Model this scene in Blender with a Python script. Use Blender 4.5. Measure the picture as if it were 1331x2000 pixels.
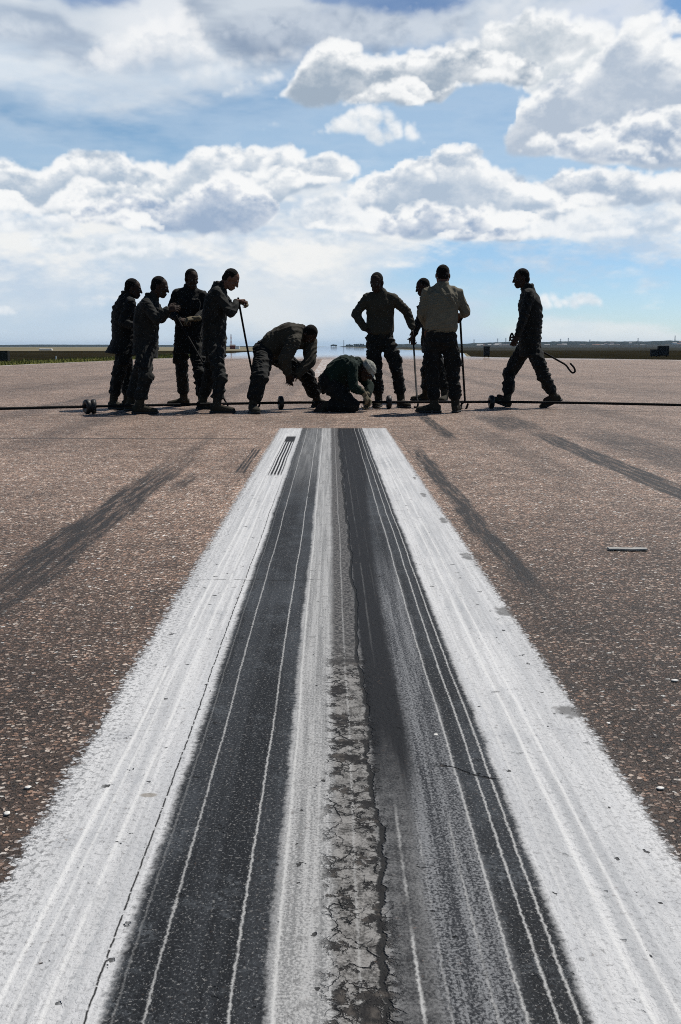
import bpy, math, random
import numpy as np
from mathutils import Vector, Matrix

for o in list(bpy.data.objects):
    bpy.data.objects.remove(o, do_unlink=True)
S = bpy.context.scene
COL = S.collection
R = math.radians

# ------------------------------------------------------------------ camera
CAM_H = 0.78
FPX = 1944.0                      # focal length in pixels of the 1331x2000 photograph
PITCH = math.atan((1000 - 677) / FPX)
YAW = math.atan(19.5 / FPX)
cam_d = bpy.data.cameras.new('camera')
cam_d.sensor_fit = 'VERTICAL'
cam_d.sensor_height = 36.0
cam_d.lens = 36.0 * FPX / 2000.0
cam_d.clip_start = 0.05
cam_d.clip_end = 30000
cam = bpy.data.objects.new('camera', cam_d)
COL.objects.link(cam)
cam.location = (0, 0, CAM_H)
cam.rotation_euler = (math.pi / 2 - PITCH, 0, -YAW)
S.camera = cam
CR = cam.rotation_euler.to_matrix()
CO = Vector(cam.location)


def ray(px, py):
    return (CR @ Vector(((px - 665.5) / FPX, -(py - 1000) / FPX, -1.0))).normalized()


def G(px, py, z=0.0):
    d = ray(px, py)
    return CO + d * ((z - CO.z) / d.z)


def P(px, py, Y):
    d = ray(px, py)
    return CO + d * ((Y - CO.y) / d.y)


# ------------------------------------------------------------------ sun and exposure
SUN_AZ = R(47)                    # to the right of the runway axis, ahead of the camera
SUN_EL = R(58)
sd = bpy.data.lights.new('sun', 'SUN')
sd.energy = 5.0
sd.angle = R(0.5)
sd.color = (1.0, 0.96, 0.90)
sun = bpy.data.objects.new('sun', sd)
COL.objects.link(sun)
to_sun = Vector((math.sin(SUN_AZ) * math.cos(SUN_EL), math.cos(SUN_AZ) * math.cos(SUN_EL), math.sin(SUN_EL)))
sun.rotation_euler = to_sun.to_track_quat('Z', 'Y').to_euler()
S.view_settings.view_transform = 'Standard'
S.view_settings.look = 'None'
S.view_settings.gamma = 1.0
S.view_settings.exposure = 0.0
S.view_settings.use_curve_mapping = False
S.cycles.max_bounces = 6
S.cycles.diffuse_bounces = 3
S.cycles.transparent_max_bounces = 8
S.cycles.use_denoising = False
S.cycles.sample_clamp_indirect = 2.0
S.cycles.volume_bounces = 0
S.cycles.filter_width = 1.0


# ------------------------------------------------------------------ node helpers
class NT:
    def __init__(self, tree):
        self.t = tree

    def new(self, kind, **kw):
        n = self.t.nodes.new(kind)
        for k, v in kw.items():
            setattr(n, k, v)
        return n

    def put(self, sock, v):
        if hasattr(v, 'is_output'):
            self.t.links.new(v, sock)
        elif isinstance(v, (tuple, list)):
            if sock.type == 'RGBA' and len(v) == 3:
                v = (*v, 1.0)
            sock.default_value = v
        else:
            sock.default_value = v

    def m(self, op, a, b=0.0, c=0.0, clamp=False):
        n = self.new('ShaderNodeMath', operation=op, use_clamp=clamp)
        self.put(n.inputs[0], a)
        self.put(n.inputs[1], b)
        self.put(n.inputs[2], c)
        return n.outputs[0]

    def add(self, a, b): return self.m('ADD', a, b)
    def sub(self, a, b): return self.m('SUBTRACT', a, b)
    def mul(self, a, b): return self.m('MULTIPLY', a, b)
    def mx(self, a, b): return self.m('MAXIMUM', a, b)
    def mn(self, a, b): return self.m('MINIMUM', a, b)
    def mad(self, a, b, c): return self.m('MULTIPLY_ADD', a, b, c)

    def ss(self, v, lo, hi, a=0.0, b=1.0, kind='SMOOTHSTEP'):
        n = self.new('ShaderNodeMapRange', interpolation_type=kind)
        for i, x in enumerate((v, lo, hi, a, b)):
            self.put(n.inputs[i], x)
        return n.outputs[0]

    def xyz(self, v):
        n = self.new('ShaderNodeSeparateXYZ')
        self.put(n.inputs[0], v)
        return n.outputs

    def vec(self, x, y, z=0.0):
        n = self.new('ShaderNodeCombineXYZ')
        for i, k in enumerate((x, y, z)):
            self.put(n.inputs[i], k)
        return n.outputs[0]

    def mix(self, f, a, b, blend='MIX'):
        n = self.new('ShaderNodeMix', data_type='RGBA', blend_type=blend)
        self.put(n.inputs[0], f)
        self.put(n.inputs[6], a)
        self.put(n.inputs[7], b)
        return n.outputs[2]

    def noise(self, v, scale, detail=3.0, rough=0.5, dist=0.0, dim='2D', kind='FBM'):
        n = self.new('ShaderNodeTexNoise', noise_dimensions=dim, noise_type=kind)
        n.normalize = True
        self.put(n.inputs['Vector'], v)
        self.put(n.inputs['Scale'], scale)
        self.put(n.inputs['Detail'], detail)
        self.put(n.inputs['Roughness'], rough)
        self.put(n.inputs['Distortion'], dist)
        return n.outputs[0]

    def vor(self, v, scale, feature='F1', detail=0.0, rough=0.5, dim='2D', rand=1.0, smooth=0.5, lac=2.0):
        n = self.new('ShaderNodeTexVoronoi', voronoi_dimensions=dim, feature=feature)
        self.put(n.inputs['Vector'], v)
        self.put(n.inputs['Scale'], scale)
        if 'Detail' in n.inputs:
            self.put(n.inputs['Detail'], detail)
            self.put(n.inputs['Roughness'], rough)
            self.put(n.inputs['Lacunarity'], lac)
        if feature == 'SMOOTH_F1':
            self.put(n.inputs['Smoothness'], smooth)
        self.put(n.inputs['Randomness'], rand)
        return n

    def ramp(self, f, stops, interp='LINEAR'):
        n = self.new('ShaderNodeValToRGB')
        n.color_ramp.interpolation = interp
        e = n.color_ramp.elements
        while len(e) < len(stops):
            e.new(0.5)
        for i, (p, c) in enumerate(stops):
            e[i].position = p
            e[i].color = (*c, 1.0) if len(c) == 3 else c
        self.put(n.inputs[0], f)
        return n.outputs[0]

    def curve(self, f, pts):
        n = self.new('ShaderNodeFloatCurve')
        c = n.mapping.curves[0]
        pts = sorted(pts)
        while len(c.points) < len(pts):
            c.points.new(0.5, 0.5)
        for p, (x, y) in zip(c.points, pts):
            p.location = (x, y)
            p.handle_type = 'VECTOR'
        n.mapping.use_clip = False
        n.mapping.update()
        self.put(n.inputs['Value'], f)
        return n.outputs[0]


def lin(r, g, b):
    f = lambda c: (c / 255 / 12.92) if c <= 10 else ((c / 255 + 0.055) / 1.055) ** 2.4
    return (f(r), f(g), f(b))


# ------------------------------------------------------------------ sky
def azel(px, py):
    d = ray(px, py)
    return math.degrees(math.atan2(d.x, d.y)), math.degrees(math.asin(d.z))


# ------------------------------------------------------------------ clouds: small volumes of puffs, lit by the sun, computed here
SKY_A0, SKY_A1, SKY_E0, SKY_E1 = -24.0, 24.0, -1.0, 26.0
SKY_STEP = 0.034
SNX = int((SKY_A1 - SKY_A0) / SKY_STEP)
SNY = int((SKY_E1 - SKY_E0) / SKY_STEP)
SUN_DIR = (math.sin(SUN_AZ) * math.cos(SUN_EL), math.cos(SUN_AZ) * math.cos(SUN_EL), math.sin(SUN_EL))


def up_axis(a, n, axis):
    """stretch an array to n samples along one axis, cubic-smooth"""
    m = a.shape[axis]
    t = np.linspace(1.0, m - 2.001, n)
    i = t.astype(int)
    f = (t - i).astype(np.float32)
    f = f * f * (3 - 2 * f)
    sh = [1] * a.ndim
    sh[axis] = n
    f = f.reshape(sh)
    return np.take(a, i, axis) * (1 - f) + np.take(a, i + 1, axis) * f


def fbm(shape, cell, octs, rng, gain=0.5):
    """value noise over an n-d grid; cell is the size in samples of the largest feature per axis"""
    out = np.zeros(shape, np.float32)
    amp, tot = 1.0, 0.0
    for o in range(octs):
        dims = [max(4, int(s / max(c / 2 ** o, 1.3)) + 3) for s, c in zip(shape, cell)]
        if any(d > s + 3 for d, s in zip(dims, shape)):
            dims = [min(d, s + 3) for d, s in zip(dims, shape)]
        a = rng.random(dims, dtype=np.float32) - 0.5
        for ax, s in enumerate(shape):
            a = up_axis(a, s, ax)
        out += a * amp
        tot += amp
        amp *= gain
    return out / tot * 2.0


def curve_at(pts, x):
    p = sorted(pts)
    return np.interp(x, [q[0] for q in p], [q[1] for q in p])


def srgb(r, g, b):
    v = np.array([r, g, b], np.float32) / 255
    return np.where(v <= 0.04045, v / 12.92, ((v + 0.055) / 1.055) ** 2.4).astype(np.float32)


def bank(img, top, base, seed, depth=2.6, puffs=90, rmax=1.0, rmin=0.22, dens=5.0, edge=0.45, shade=(159, 176, 197),
         lit=(249, 250, 250), haze=0.0, hazecol=(206, 220, 234), alpha=1.0, base_rag=0.5, erode=0.95, softbase=0.7, fade=0.0, sub=9, patchy=2.3):
    """one bank of cumulus between two outlines (picture points turned into azimuth and elevation)"""
    rng = np.random.default_rng(seed)
    T = [azel(*p) for p in top]
    B = [azel(*p) for p in base]
    a0, a1 = min(p[0] for p in T), max(p[0] for p in T)
    e0 = min(p[1] for p in B) - 0.5
    e1 = max(p[1] for p in T) + 0.8
    x0 = max(0, int((a0 - 0.8 - SKY_A0) / SKY_STEP)); x1 = min(SNX, int((a1 + 0.8 - SKY_A0) / SKY_STEP))
    y0 = max(0, int((e0 - SKY_E0) / SKY_STEP)); y1 = min(SNY, int((e1 - SKY_E0) / SKY_STEP))
    nx, ny = x1 - x0, y1 - y0
    ds = 0.075
    nz = int(depth / ds)
    ax = SKY_A0 + (x0 + np.arange(nx) + 0.5) * SKY_STEP
    ey = SKY_E0 + (y0 + np.arange(ny) + 0.5) * SKY_STEP
    dz = (np.arange(nz) + 0.5) * ds
    F = np.full((nx, nz, ny), -1.0, np.float32)

    def splat(cx, cz, cy, r, ry):
        i0, i1 = np.searchsorted(ax, (cx - r, cx + r)); k0, k1 = np.searchsorted(dz, (cz - r, cz + r)); j0, j1 = np.searchsorted(ey, (cy - ry, cy + ry))
        if i0 >= i1 or k0 >= k1 or j0 >= j1:
            return
        d = ((ax[i0:i1, None, None] - cx) / r) ** 2 + ((dz[None, k0:k1, None] - cz) / r) ** 2 + ((ey[None, None, j0:j1] - cy) / ry) ** 2
        v = ((1 - np.sqrt(d)) * r).astype(np.float32)
        s = F[i0:i1, k0:k1, j0:j1]
        np.maximum(s, v, out=s)
    for _ in range(puffs):
        cx = rng.uniform(a0, a1)
        t, b = curve_at(T, cx), curve_at(B, cx)
        th = t - b
        if th < 0.12:
            continue
        r = min(rmax, max(rmin, th * rng.uniform(0.28, 0.5)))
        hi = max(0.0, th - r)
        q = rng.random() ** 0.7
        cy = b + min(hi, r * 0.35 + (hi - r * 0.35) * q if hi > r * 0.35 else hi)
        # keep the puff under the outline on both sides too
        for s in (-0.7, 0.7):
            tt = curve_at(T, np.clip(cx + s * r, a0, a1))
            over = cy + r * 0.7 - tt
            if over > 0:
                cy -= over * 0.6
        cz = depth * 0.5 + rng.uniform(-1, 1) * max(0.0, depth * 0.5 - r)
        splat(cx, cz, cy, r, r * 0.9)
        for _k in range(sub):                          # smaller heads over its skin
            v = rng.normal(size=3); v /= np.linalg.norm(v)
            if v[2] < -0.25:
                v[2] = -v[2]
            r2 = r * rng.uniform(0.25, 0.5)
            c2 = (cx + v[0] * r * 0.78, cz + v[1] * r * 0.78, cy + v[2] * r * 0.72)
            splat(*c2, r2, r2)
            for _j in range(3):
                u = rng.normal(size=3); u /= np.linalg.norm(u)
                u[2] = abs(u[2]) * 0.9
                r3 = r2 * rng.uniform(0.28, 0.5)
                splat(c2[0] + u[0] * r2 * 0.8, c2[1] + u[1] * r2 * 0.8, c2[2] + u[2] * r2 * 0.8, r3, r3)
    n = fbm(F.shape, (1.2 / SKY_STEP, 1.2 / ds, 0.9 / SKY_STEP), 6, rng, 0.70)
    n2 = fbm(F.shape, (3.2 / SKY_STEP, 2.0 / ds, 2.4 / SKY_STEP), 3, rng, 0.5)
    F += n * edge * erode * np.clip(1.0 + 1.6 * n2, 0.3, 2.2) + n2 * 0.22
    bl = curve_at(B, ax) if True else 0
    rag = fbm((nx, nz), (1.6 / SKY_STEP, 1.2 / ds), 4, rng) * base_rag
    under = (ey[None, None, :] - (bl[:, None] + rag)[:, :, None]) / softbase
    rho = np.clip(F / edge, 0, 1) * np.clip(under + 0.5, 0, 1)
    rho = (rho * rho * (3 - 2 * rho) * dens).astype(np.float32)
    # light: march down from the top along the sun's direction
    sx = SUN_DIR[0] / SUN_DIR[2]; sz = SUN_DIR[1] / SUN_DIR[2] * SKY_STEP / ds
    path = SKY_STEP / SUN_DIR[2]
    tau = np.zeros_like(rho)
    ix = np.clip(np.arange(nx) + sx, 0, nx - 1.001); iz = np.clip(np.arange(nz) + sz, 0, nz - 1.001)
    ixi, izi = ix.astype(int), iz.astype(int)
    fx = (ix - ixi).astype(np.float32)[:, None]; fz = (iz - izi).astype(np.float32)[None, :]
    for k in range(ny - 2, -1, -1):
        p = tau[:, :, k + 1] + rho[:, :, k + 1] * path
        p = p[ixi] * (1 - fx) + p[ixi + 1] * fx
        tau[:, :, k] = p[:, izi] * (1 - fz) + p[:, izi + 1] * fz
    tau += rho * path * 0.5
    sunl = 0.62 * np.exp(-tau * 0.42) + 0.38 * np.exp(-tau * 0.10)
    sh = fbm((nx, nz, ny), (1.5 / SKY_STEP, 1.0 / ds, 0.9 / SKY_STEP), 6, rng, 0.7)
    sunl *= np.clip(0.86 + patchy * sh, 0.08, 1.3)
    hgt = np.clip((ey[None, :] - curve_at(B, ax)[:, None]) / 2.2, 0, 1)[:, None, :]
    L = 0.0 + 1.0 * sunl * (0.88 + 0.12 * hgt)
    # front to back
    al = 1 - np.exp(-rho * ds)
    tr = np.cumprod(1 - al, axis=1)
    wgt = al * np.concatenate([np.ones((nx, 1, ny), np.float32), tr[:, :-1]], axis=1)
    A = wgt.sum(1)
    Lm = (wgt * L).sum(1) / np.maximum(A, 1e-4)
    Lm = np.clip((Lm - 0.10) / 0.66, 0, 1.0)
    Lm = np.clip(Lm + 0.34 * fbm((nx, ny), (1.1 / SKY_STEP, 0.7 / SKY_STEP), 6, rng, 0.66) + 0.03, 0, 1)
    c = srgb(*shade)[None, None] * (1 - Lm[..., None]) + srgb(*lit)[None, None] * Lm[..., None]
    c = c * (1 - haze) + srgb(*hazecol) * haze
    A = A * alpha
    if fade:
        A = A * np.clip(0.35 + 1.1 * hgt[:, 0, :] / fade, 0, 1)
    sl = img[y0:y1, x0:x1]
    A = A.T[..., None]
    sl[..., :3] = sl[..., :3] * (1 - A) + c.transpose(1, 0, 2) * A
    sl[..., 3:] = sl[..., 3:] * (1 - A) + A


def veil(img, top, base, seed, st, sb, lit, dark, alpha, cell=(5.0, 1.6), gain=0.55, contrast=1.0, holes=0.0, vgrad=0.0, xr=None, xs=4.0):
    """soft sheet of thin cloud: a mottled colour with feathered top and base (premultiplied like the banks)"""
    rng = np.random.default_rng(seed)
    ax = SKY_A0 + (np.arange(SNX) + 0.5) * SKY_STEP
    ey = SKY_E0 + (np.arange(SNY) + 0.5) * SKY_STEP
    t = curve_at([azel(*p) for p in top], ax); b = curve_at([azel(*p) for p in base], ax)
    n = fbm((SNY, SNX), (cell[1] / SKY_STEP, cell[0] / SKY_STEP), 6, rng, gain)
    n2 = fbm((SNY, SNX), (cell[1] * 1.3 / SKY_STEP, cell[0] * 1.2 / SKY_STEP), 5, rng, gain)
    up = np.clip((t[None] - ey[:, None]) / st + 0.5 + n * 1.1, 0, 1)
    dn = np.clip((ey[:, None] - b[None]) / sb + 0.5 + n * 1.1, 0, 1)
    A = (up * up * (3 - 2 * up)) * (dn * dn * (3 - 2 * dn)) * alpha
    if xr:
        w0, w1 = azel(xr[0], 300)[0], azel(xr[1], 300)[0]
        q = np.clip((ax[None] - w0) / xs + 0.5 + n * 1.2, 0, 1) * np.clip((w1 - ax[None]) / xs + 0.5 + n * 1.2, 0, 1)
        A *= q * q * (3 - 2 * q)
    if holes:
        A *= np.clip(1 - holes * np.clip(n2 + 0.1, 0, 1) * 2, 0, 1)
    h = np.clip((ey[:, None] - b[None]) / np.maximum(t - b, 0.5)[None], 0, 1)
    L = np.clip(0.5 + n2 * 1.3 * contrast + vgrad * (h - 0.5), 0, 1)[..., None]
    c = srgb(*dark) * (1 - L) + srgb(*lit) * L
    A = A[..., None]
    img[..., :3] = img[..., :3] * (1 - A) + c * A
    img[..., 3:] = img[..., 3:] * (1 - A) + A


def cluster(img, top, base, seed, minis=4, **kw):
    """a bank, then smaller heads standing in front of it, lower and nearer"""
    bank(img, top, base, seed, **kw)
    rng = np.random.default_rng(seed + 500)
    xs0, xs1 = min(p[0] for p in top), max(p[0] for p in top)
    kw = dict(kw)
    for q in range(minis):
        f = (q + 0.5) / minis
        wd = rng.uniform(0.16, 0.36) * (xs1 - xs0)
        wd = min(max(wd, 70), 260)
        cx = rng.uniform(xs0 + wd * 0.3, xs1 - wd * 0.3)
        u = np.linspace(-0.5, 0.5, 9)
        tp, bs = [], []
        hf = rng.uniform(0.25, 0.6) * (1.0 - 0.35 * f)
        lift = rng.uniform(0.0, 0.5) * (1 - f)
        for v in u:
            x = float(np.clip(cx + v * wd, xs0, xs1))
            t, b = curve_at(top, x), curve_at(base, x)
            hh = (b - t)
            b2 = b - hh * lift * 0.6
            tp.append((x, b2 - hh * hf * max(0.06, math.cos(v * math.pi)) * rng.uniform(0.75, 1.1)))
            bs.append((x, b2 + 2))
        k = dict(kw); k['puffs'] = int(wd * 0.8); k['rmax'] = kw.get('rmax', 1) * 0.75; k['depth'] = 2.0
        bank(img, tp, bs, seed * 31 + q, **k)


def make_clouds():
    img = np.zeros((SNY, SNX, 4), np.float32)        # row 0 is the lowest elevation
    # pale veil over the lower sky, and a brighter shaft and streak in it
    veil(img, [(-200, 370), (300, 385), (560, 370), (800, 420), (1000, 470), (1331, 470), (1600, 470)], [(-200, 760), (1600, 760)], 1, 3.5, 2.0,
         (212, 224, 236), (186, 207, 228), 0.85, cell=(9, 2.6), contrast=0.8, xr=(-900, 880), xs=9)
    veil(img, [(-200, 440), (1600, 440)], [(-200, 560), (350, 570), (520, 690), (660, 670), (800, 560), (1600, 560)], 2, 2.5, 3.0,
         (240, 240, 237), (206, 219, 232), 0.60, cell=(5, 3), xr=(-300, 760), xs=5)
    veil(img, [(1000, 612), (1180, 622), (1331, 645), (1600, 660)], [(1000, 690), (1600, 690)], 3, 0.9, 1.6,
         (236, 239, 240), (214, 226, 236), 0.75, cell=(4, 1.2), xr=(1060, 1800), xs=3)
    veil(img, [(-200, 345), (60, 350), (200, 360), (420, 350), (600, 335), (700, 365), (900, 370), (1331, 380), (1600, 380)], [(-200, 545), (300, 530), (600, 520), (900, 500), (1331, 490), (1600, 490)], 8, 1.6, 3.2,
         (246, 246, 244), (196, 212, 229), 0.90, cell=(3, 1.2), gain=0.62, contrast=1.5)
    # broad soft deck, upper left and along the top
    veil(img, [(-200, -400), (1600, -400)], [(-200, 215), (150, 210), (330, 195), (470, 150), (600, 90), (760, 60), (1600, 60)], 4, 1.6, 2.6,
         (243, 245, 246), (204, 214, 225), 0.97, cell=(6, 2.2), contrast=0.9, holes=0.12, xr=(-400, 760), xs=4)
    veil(img, [(-200, 5), (60, 10), (110, 30), (150, 75), (240, 100), (320, 112), (420, 118)], [(-200, 92), (60, 88), (120, 92), (190, 138), (300, 146), (420, 140)], 5, 1.0, 0.9,
         (196, 208, 222), (158, 175, 197), 0.85, cell=(4, 1.4), xr=(-300, 400), xs=2)
    veil(img, [(-200, -400), (1600, -400)], [(-200, -60), (330, -20), (380, 60), (500, 110), (620, 100), (700, 120), (800, 95), (920, 70), (1000, 20), (1600, 0)], 6, 0.6, 1.5,
         (206, 215, 225), (140, 158, 182), 0.95, cell=(5, 1.5), contrast=1.2, vgrad=-0.3, xr=(355, 1040), xs=1.2)
    veil(img, [(-200, -400), (1600, -400)], [(-200, -45), (100, -30), (140, 14), (270, 10), (330, -30), (560, -20), (640, 12), (900, 10), (1000, -40), (1600, -60)], 7, 0.5, 0.9,
         (120, 150, 192), (88, 128, 182), 0.8, cell=(4, 1.2))
    veil(img, [(-200, 60), (1600, 60)], [(-200, 330), (1600, 330)], 10, 2.0, 2.0, (226, 235, 243), (196, 216, 235), 0.38, cell=(5, 1.3), gain=0.65, contrast=1.2, holes=0.7)
    # cumulus, far to near
    bank(img, [(-160, 60), (-40, 30), (20, 15), (70, 20), (120, 40), (150, 72)], [(-160, 88), (0, 84), (90, 80), (150, 76)], 41, depth=2.0, puffs=90, rmax=0.7, shade=(164, 180, 200), lit=(214, 222, 231), dens=2.2, softbase=1.2, edge=0.8, alpha=0.85)
    cluster(img, [(150, 120), (200, 75), (250, 45), (300, 10), (350, -20), (380, -10), (395, 50), (430, 105), (480, 120)], [(150, 138), (230, 146), (330, 142), (480, 130)], 42, minis=3, depth=2.2, puffs=150, rmax=0.8, shade=(186, 199, 214), lit=(246, 247, 248), dens=1.8, softbase=1.3, edge=0.8, alpha=0.9)
    bank(img, [(300, 150), (380, 120), (460, 100), (540, 70), (590, 75), (600, 110)], [(300, 168), (420, 165), (520, 140), (600, 118)], 43, depth=2.0, puffs=120, rmax=0.6, shade=(196, 207, 220), dens=1.4, softbase=1.4, edge=0.9, alpha=0.8)
    bank(img, [(430, 40), (520, 10), (640, -10), (760, 5), (880, 0), (980, -20), (1040, 10)], [(430, 80), (560, 110), (700, 118), (820, 92), (940, 70), (1040, 40)], 44, depth=2.2, puffs=170, rmax=0.8, shade=(148, 165, 187), lit=(206, 215, 226), dens=2.2, softbase=1.2, edge=0.8, alpha=0.85)
    veil(img, [(-200, -400), (1600, -400)], [(900, 90), (1060, 105), (1130, 120), (1240, 70), (1331, 90), (1600, 90)], 9, 0.8, 1.4,
         (244, 245, 246), (196, 208, 222), 0.92, cell=(3, 1.4), contrast=1.2, holes=0.35, xr=(900, 1275), xs=1.6)
    cluster(img, [(1040, 150), (1080, 100), (1150, 60), (1220, 70), (1270, 110), (1331, 120), (1480, 120)], [(1040, 190), (1150, 200), (1331, 230), (1480, 230)], 20, minis=3, depth=2.4, puffs=110, rmax=0.8, shade=(199, 209, 218), dens=4)
    cluster(img, [(1004, 292), (1012, 260), (1024, 190), (1060, 160), (1100, 116), (1140, 118), (1180, 80), (1240, 20), (1290, 62), (1331, 80), (1480, 60)],
         [(1004, 294), (1080, 305), (1200, 322), (1331, 326), (1480, 326)], 21, minis=6, depth=3.4, puffs=150, rmax=1.25, shade=(181, 194, 210), dens=5)
    bank(img, [(800, 130), (850, 95), (900, 66), (960, 40), (1040, 10), (1110, 8), (1160, 30), (1220, 20), (1290, 10), (1331, 30)],
         [(800, 135), (880, 130), (960, 128), (1060, 140), (1110, 110), (1200, 80), (1331, 66)], 22, depth=2.2, puffs=120, rmax=0.8, shade=(187, 198, 209), dens=3.2, softbase=0.8, base_rag=0.6)
    bank(img, [(422, 190), (450, 172), (490, 150), (520, 128), (548, 120), (560, 150)], [(422, 192), (470, 184), (520, 168), (560, 155)], 23, depth=1.4, puffs=60, rmax=0.5, shade=(205, 215, 223), dens=2.6, erode=0.9)
    cluster(img, [(538, 186), (556, 160), (590, 118), (625, 80), (655, 62), (690, 88), (720, 104), (770, 96), (830, 84), (900, 88), (980, 92), (1040, 112), (1062, 150)],
         [(538, 192), (600, 202), (680, 204), (770, 194), (820, 202), (862, 192), (890, 168), (960, 158), (1030, 174), (1062, 160)], 24, minis=6, depth=2.6, puffs=190, rmax=1.0, shade=(161, 176, 192), dens=5)
    bank(img, [(610, 258), (650, 230), (688, 202), (730, 186), (775, 196), (800, 214), (806, 232), (790, 260), (830, 274)], [(610, 262), (690, 263), (735, 290), (770, 282), (800, 274), (830, 278)], 25, depth=1.6, puffs=110, rmax=0.55, shade=(195, 208, 220), dens=3.0, erode=0.9, softbase=0.6)
    bank(img, [(508, 250), (530, 230), (545, 240)], [(508, 252), (530, 248), (545, 246)], 26, depth=0.8, puffs=14, rmax=0.25, shade=(215, 224, 230), dens=2.0, erode=0.9)
    cluster(img, [(1058, 288), (1100, 256), (1150, 238), (1200, 228), (1246, 198), (1285, 212), (1331, 244), (1480, 240)],
         [(1058, 292), (1120, 304), (1331, 318), (1480, 318)], 27, minis=4, depth=2.6, puffs=120, rmax=0.85, shade=(159, 177, 200), dens=5.5)
    cluster(img, [(1020, 400), (1050, 352), (1090, 322), (1160, 308), (1210, 322), (1280, 332), (1331, 318), (1480, 310)],
         [(1020, 404), (1160, 405), (1331, 398), (1480, 398)], 28, minis=5, depth=2.8, puffs=130, rmax=0.9, shade=(169, 186, 206), dens=5.5)
    cluster(img, [(-180, 300), (0, 304), (40, 300), (66, 344), (84, 318), (150, 290), (220, 290), (300, 298), (326, 330), (350, 300), (390, 276), (440, 262), (490, 264), (515, 292), (570, 266), (592, 300), (650, 290), (690, 310), (708, 334)],
         [(-180, 410), (0, 412), (160, 420), (270, 436), (400, 446), (500, 436), (560, 380), (640, 362), (708, 346)], 29, minis=18, depth=3.4, puffs=420, rmax=0.95, shade=(177, 193, 210), dens=5.5)
    cluster(img, [(100, 425), (180, 392), (240, 368), (300, 366), (330, 396), (400, 338), (450, 322), (500, 350), (540, 405)],
         [(100, 430), (200, 432), (290, 444), (400, 456), (490, 452), (540, 415)], 30, minis=4, depth=2.8, puffs=170, rmax=0.85, shade=(159, 178, 203), dens=6)
    cluster(img, [(560, 432), (620, 398), (690, 366), (735, 332), (780, 326), (812, 304), (850, 302), (874, 278), (905, 270), (936, 284), (948, 318), (1000, 324), (1060, 352), (1140, 396), (1200, 430)],
         [(560, 436), (700, 452), (830, 464), (950, 466), (1060, 464), (1160, 452), (1200, 438)], 31, minis=16, depth=3.4, puffs=380, rmax=0.95, shade=(177, 193, 211), dens=5.5)
    cluster(img, [(700, 440), (770, 406), (830, 384), (880, 404), (950, 392), (1010, 410), (1060, 440)],
         [(700, 446), (800, 462), (900, 469), (1000, 465), (1060, 450)], 32, minis=3, depth=2.4, puffs=130, rmax=0.75, shade=(159, 178, 203), dens=6)
    cluster(img, [(20, 480), (60, 455), (100, 446), (150, 452), (200, 462), (250, 446), (320, 452), (372, 486)],
         [(20, 484), (140, 496), (240, 506), (372, 492)], 33, minis=3, depth=2.0, puffs=130, rmax=0.55, shade=(193, 208, 221), haze=0.18, dens=3.6)
    cluster(img, [(540, 430), (575, 395), (610, 372), (650, 365), (690, 380), (730, 420)], [(540, 438), (640, 446), (730, 446)], 37, minis=3, depth=1.8, puffs=80, rmax=0.5, shade=(196, 209, 223), haze=0.1, dens=3.2)
    cluster(img, [(380, 470), (420, 440), (480, 432), (540, 440), (600, 460)], [(380, 474), (480, 482), (600, 474)], 38, minis=2, depth=1.6, puffs=60, rmax=0.4, shade=(198, 211, 226), haze=0.25, dens=2.4)
    cluster(img, [(-120, 440), (0, 400), (60, 392), (120, 410), (180, 440)], [(-120, 452), (40, 460), (180, 456)], 39, minis=3, depth=1.8, puffs=90, rmax=0.5, shade=(196, 209, 223), haze=0.15, dens=3)
    cluster(img, [(1000, 440), (1080, 415), (1160, 400), (1250, 405), (1331, 395), (1480, 395)], [(1000, 452), (1160, 470), (1331, 460), (1480, 460)], 40, minis=4, depth=1.8, puffs=120, rmax=0.5, shade=(190, 206, 223), haze=0.15, dens=3)
    bank(img, [(600, 468), (640, 446), (672, 452), (688, 470)], [(600, 472), (640, 478), (688, 474)], 34, depth=1.2, puffs=40, rmax=0.4, shade=(193, 208, 221), haze=0.15, dens=4)
    bank(img, [(1030, 592), (1066, 562), (1100, 572), (1130, 556), (1165, 562), (1190, 596)], [(1030, 600), (1110, 606), (1190, 600)], 35, depth=1.6, puffs=70, rmax=0.6, shade=(205, 217, 226), haze=0.15, dens=4, softbase=0.9)
    bank(img, [(-60, 600), (10, 592), (34, 612)], [(-60, 618), (34, 617)], 36, depth=1.0, puffs=24, rmax=0.4, shade=(205, 217, 226), haze=0.2, dens=3.5)
    return img

W = bpy.data.worlds.new('World')
S.world = W
W.use_nodes = True
W.cycles.sampling_method = 'MANUAL'
W.cycles.sample_map_resolution = 512
wt = W.node_tree
wt.nodes.clear()
w = NT(wt)
tc = w.new('ShaderNodeTexCoord')
dx, dy_, dz = w.xyz(tc.outputs['Generated'])
AZ = w.mul(w.m('ARCTAN2', dx, dy_), 57.29578)
EL = w.mul(w.m('ARCSINE', dz), 57.29578)
TT = w.mad(AZ, 1 / 48.0, 0.5)
sky = w.new('ShaderNodeTexSky', sky_type='NISHITA', sun_disc=False)
sky.sun_elevation = SUN_EL
sky.sun_rotation = SUN_AZ
sky.altitude = 1800
sky.air_density = 1.0
sky.dust_density = 0.6
sky.ozone_density = 2.0
SKY_STRENGTH = 0.10


def col10(r, g, b, k=1.0):          # a displayed colour, in units of the background strength
    c = lin(r, g, b)
    return tuple(x * k / SKY_STRENGTH for x in c)



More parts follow.
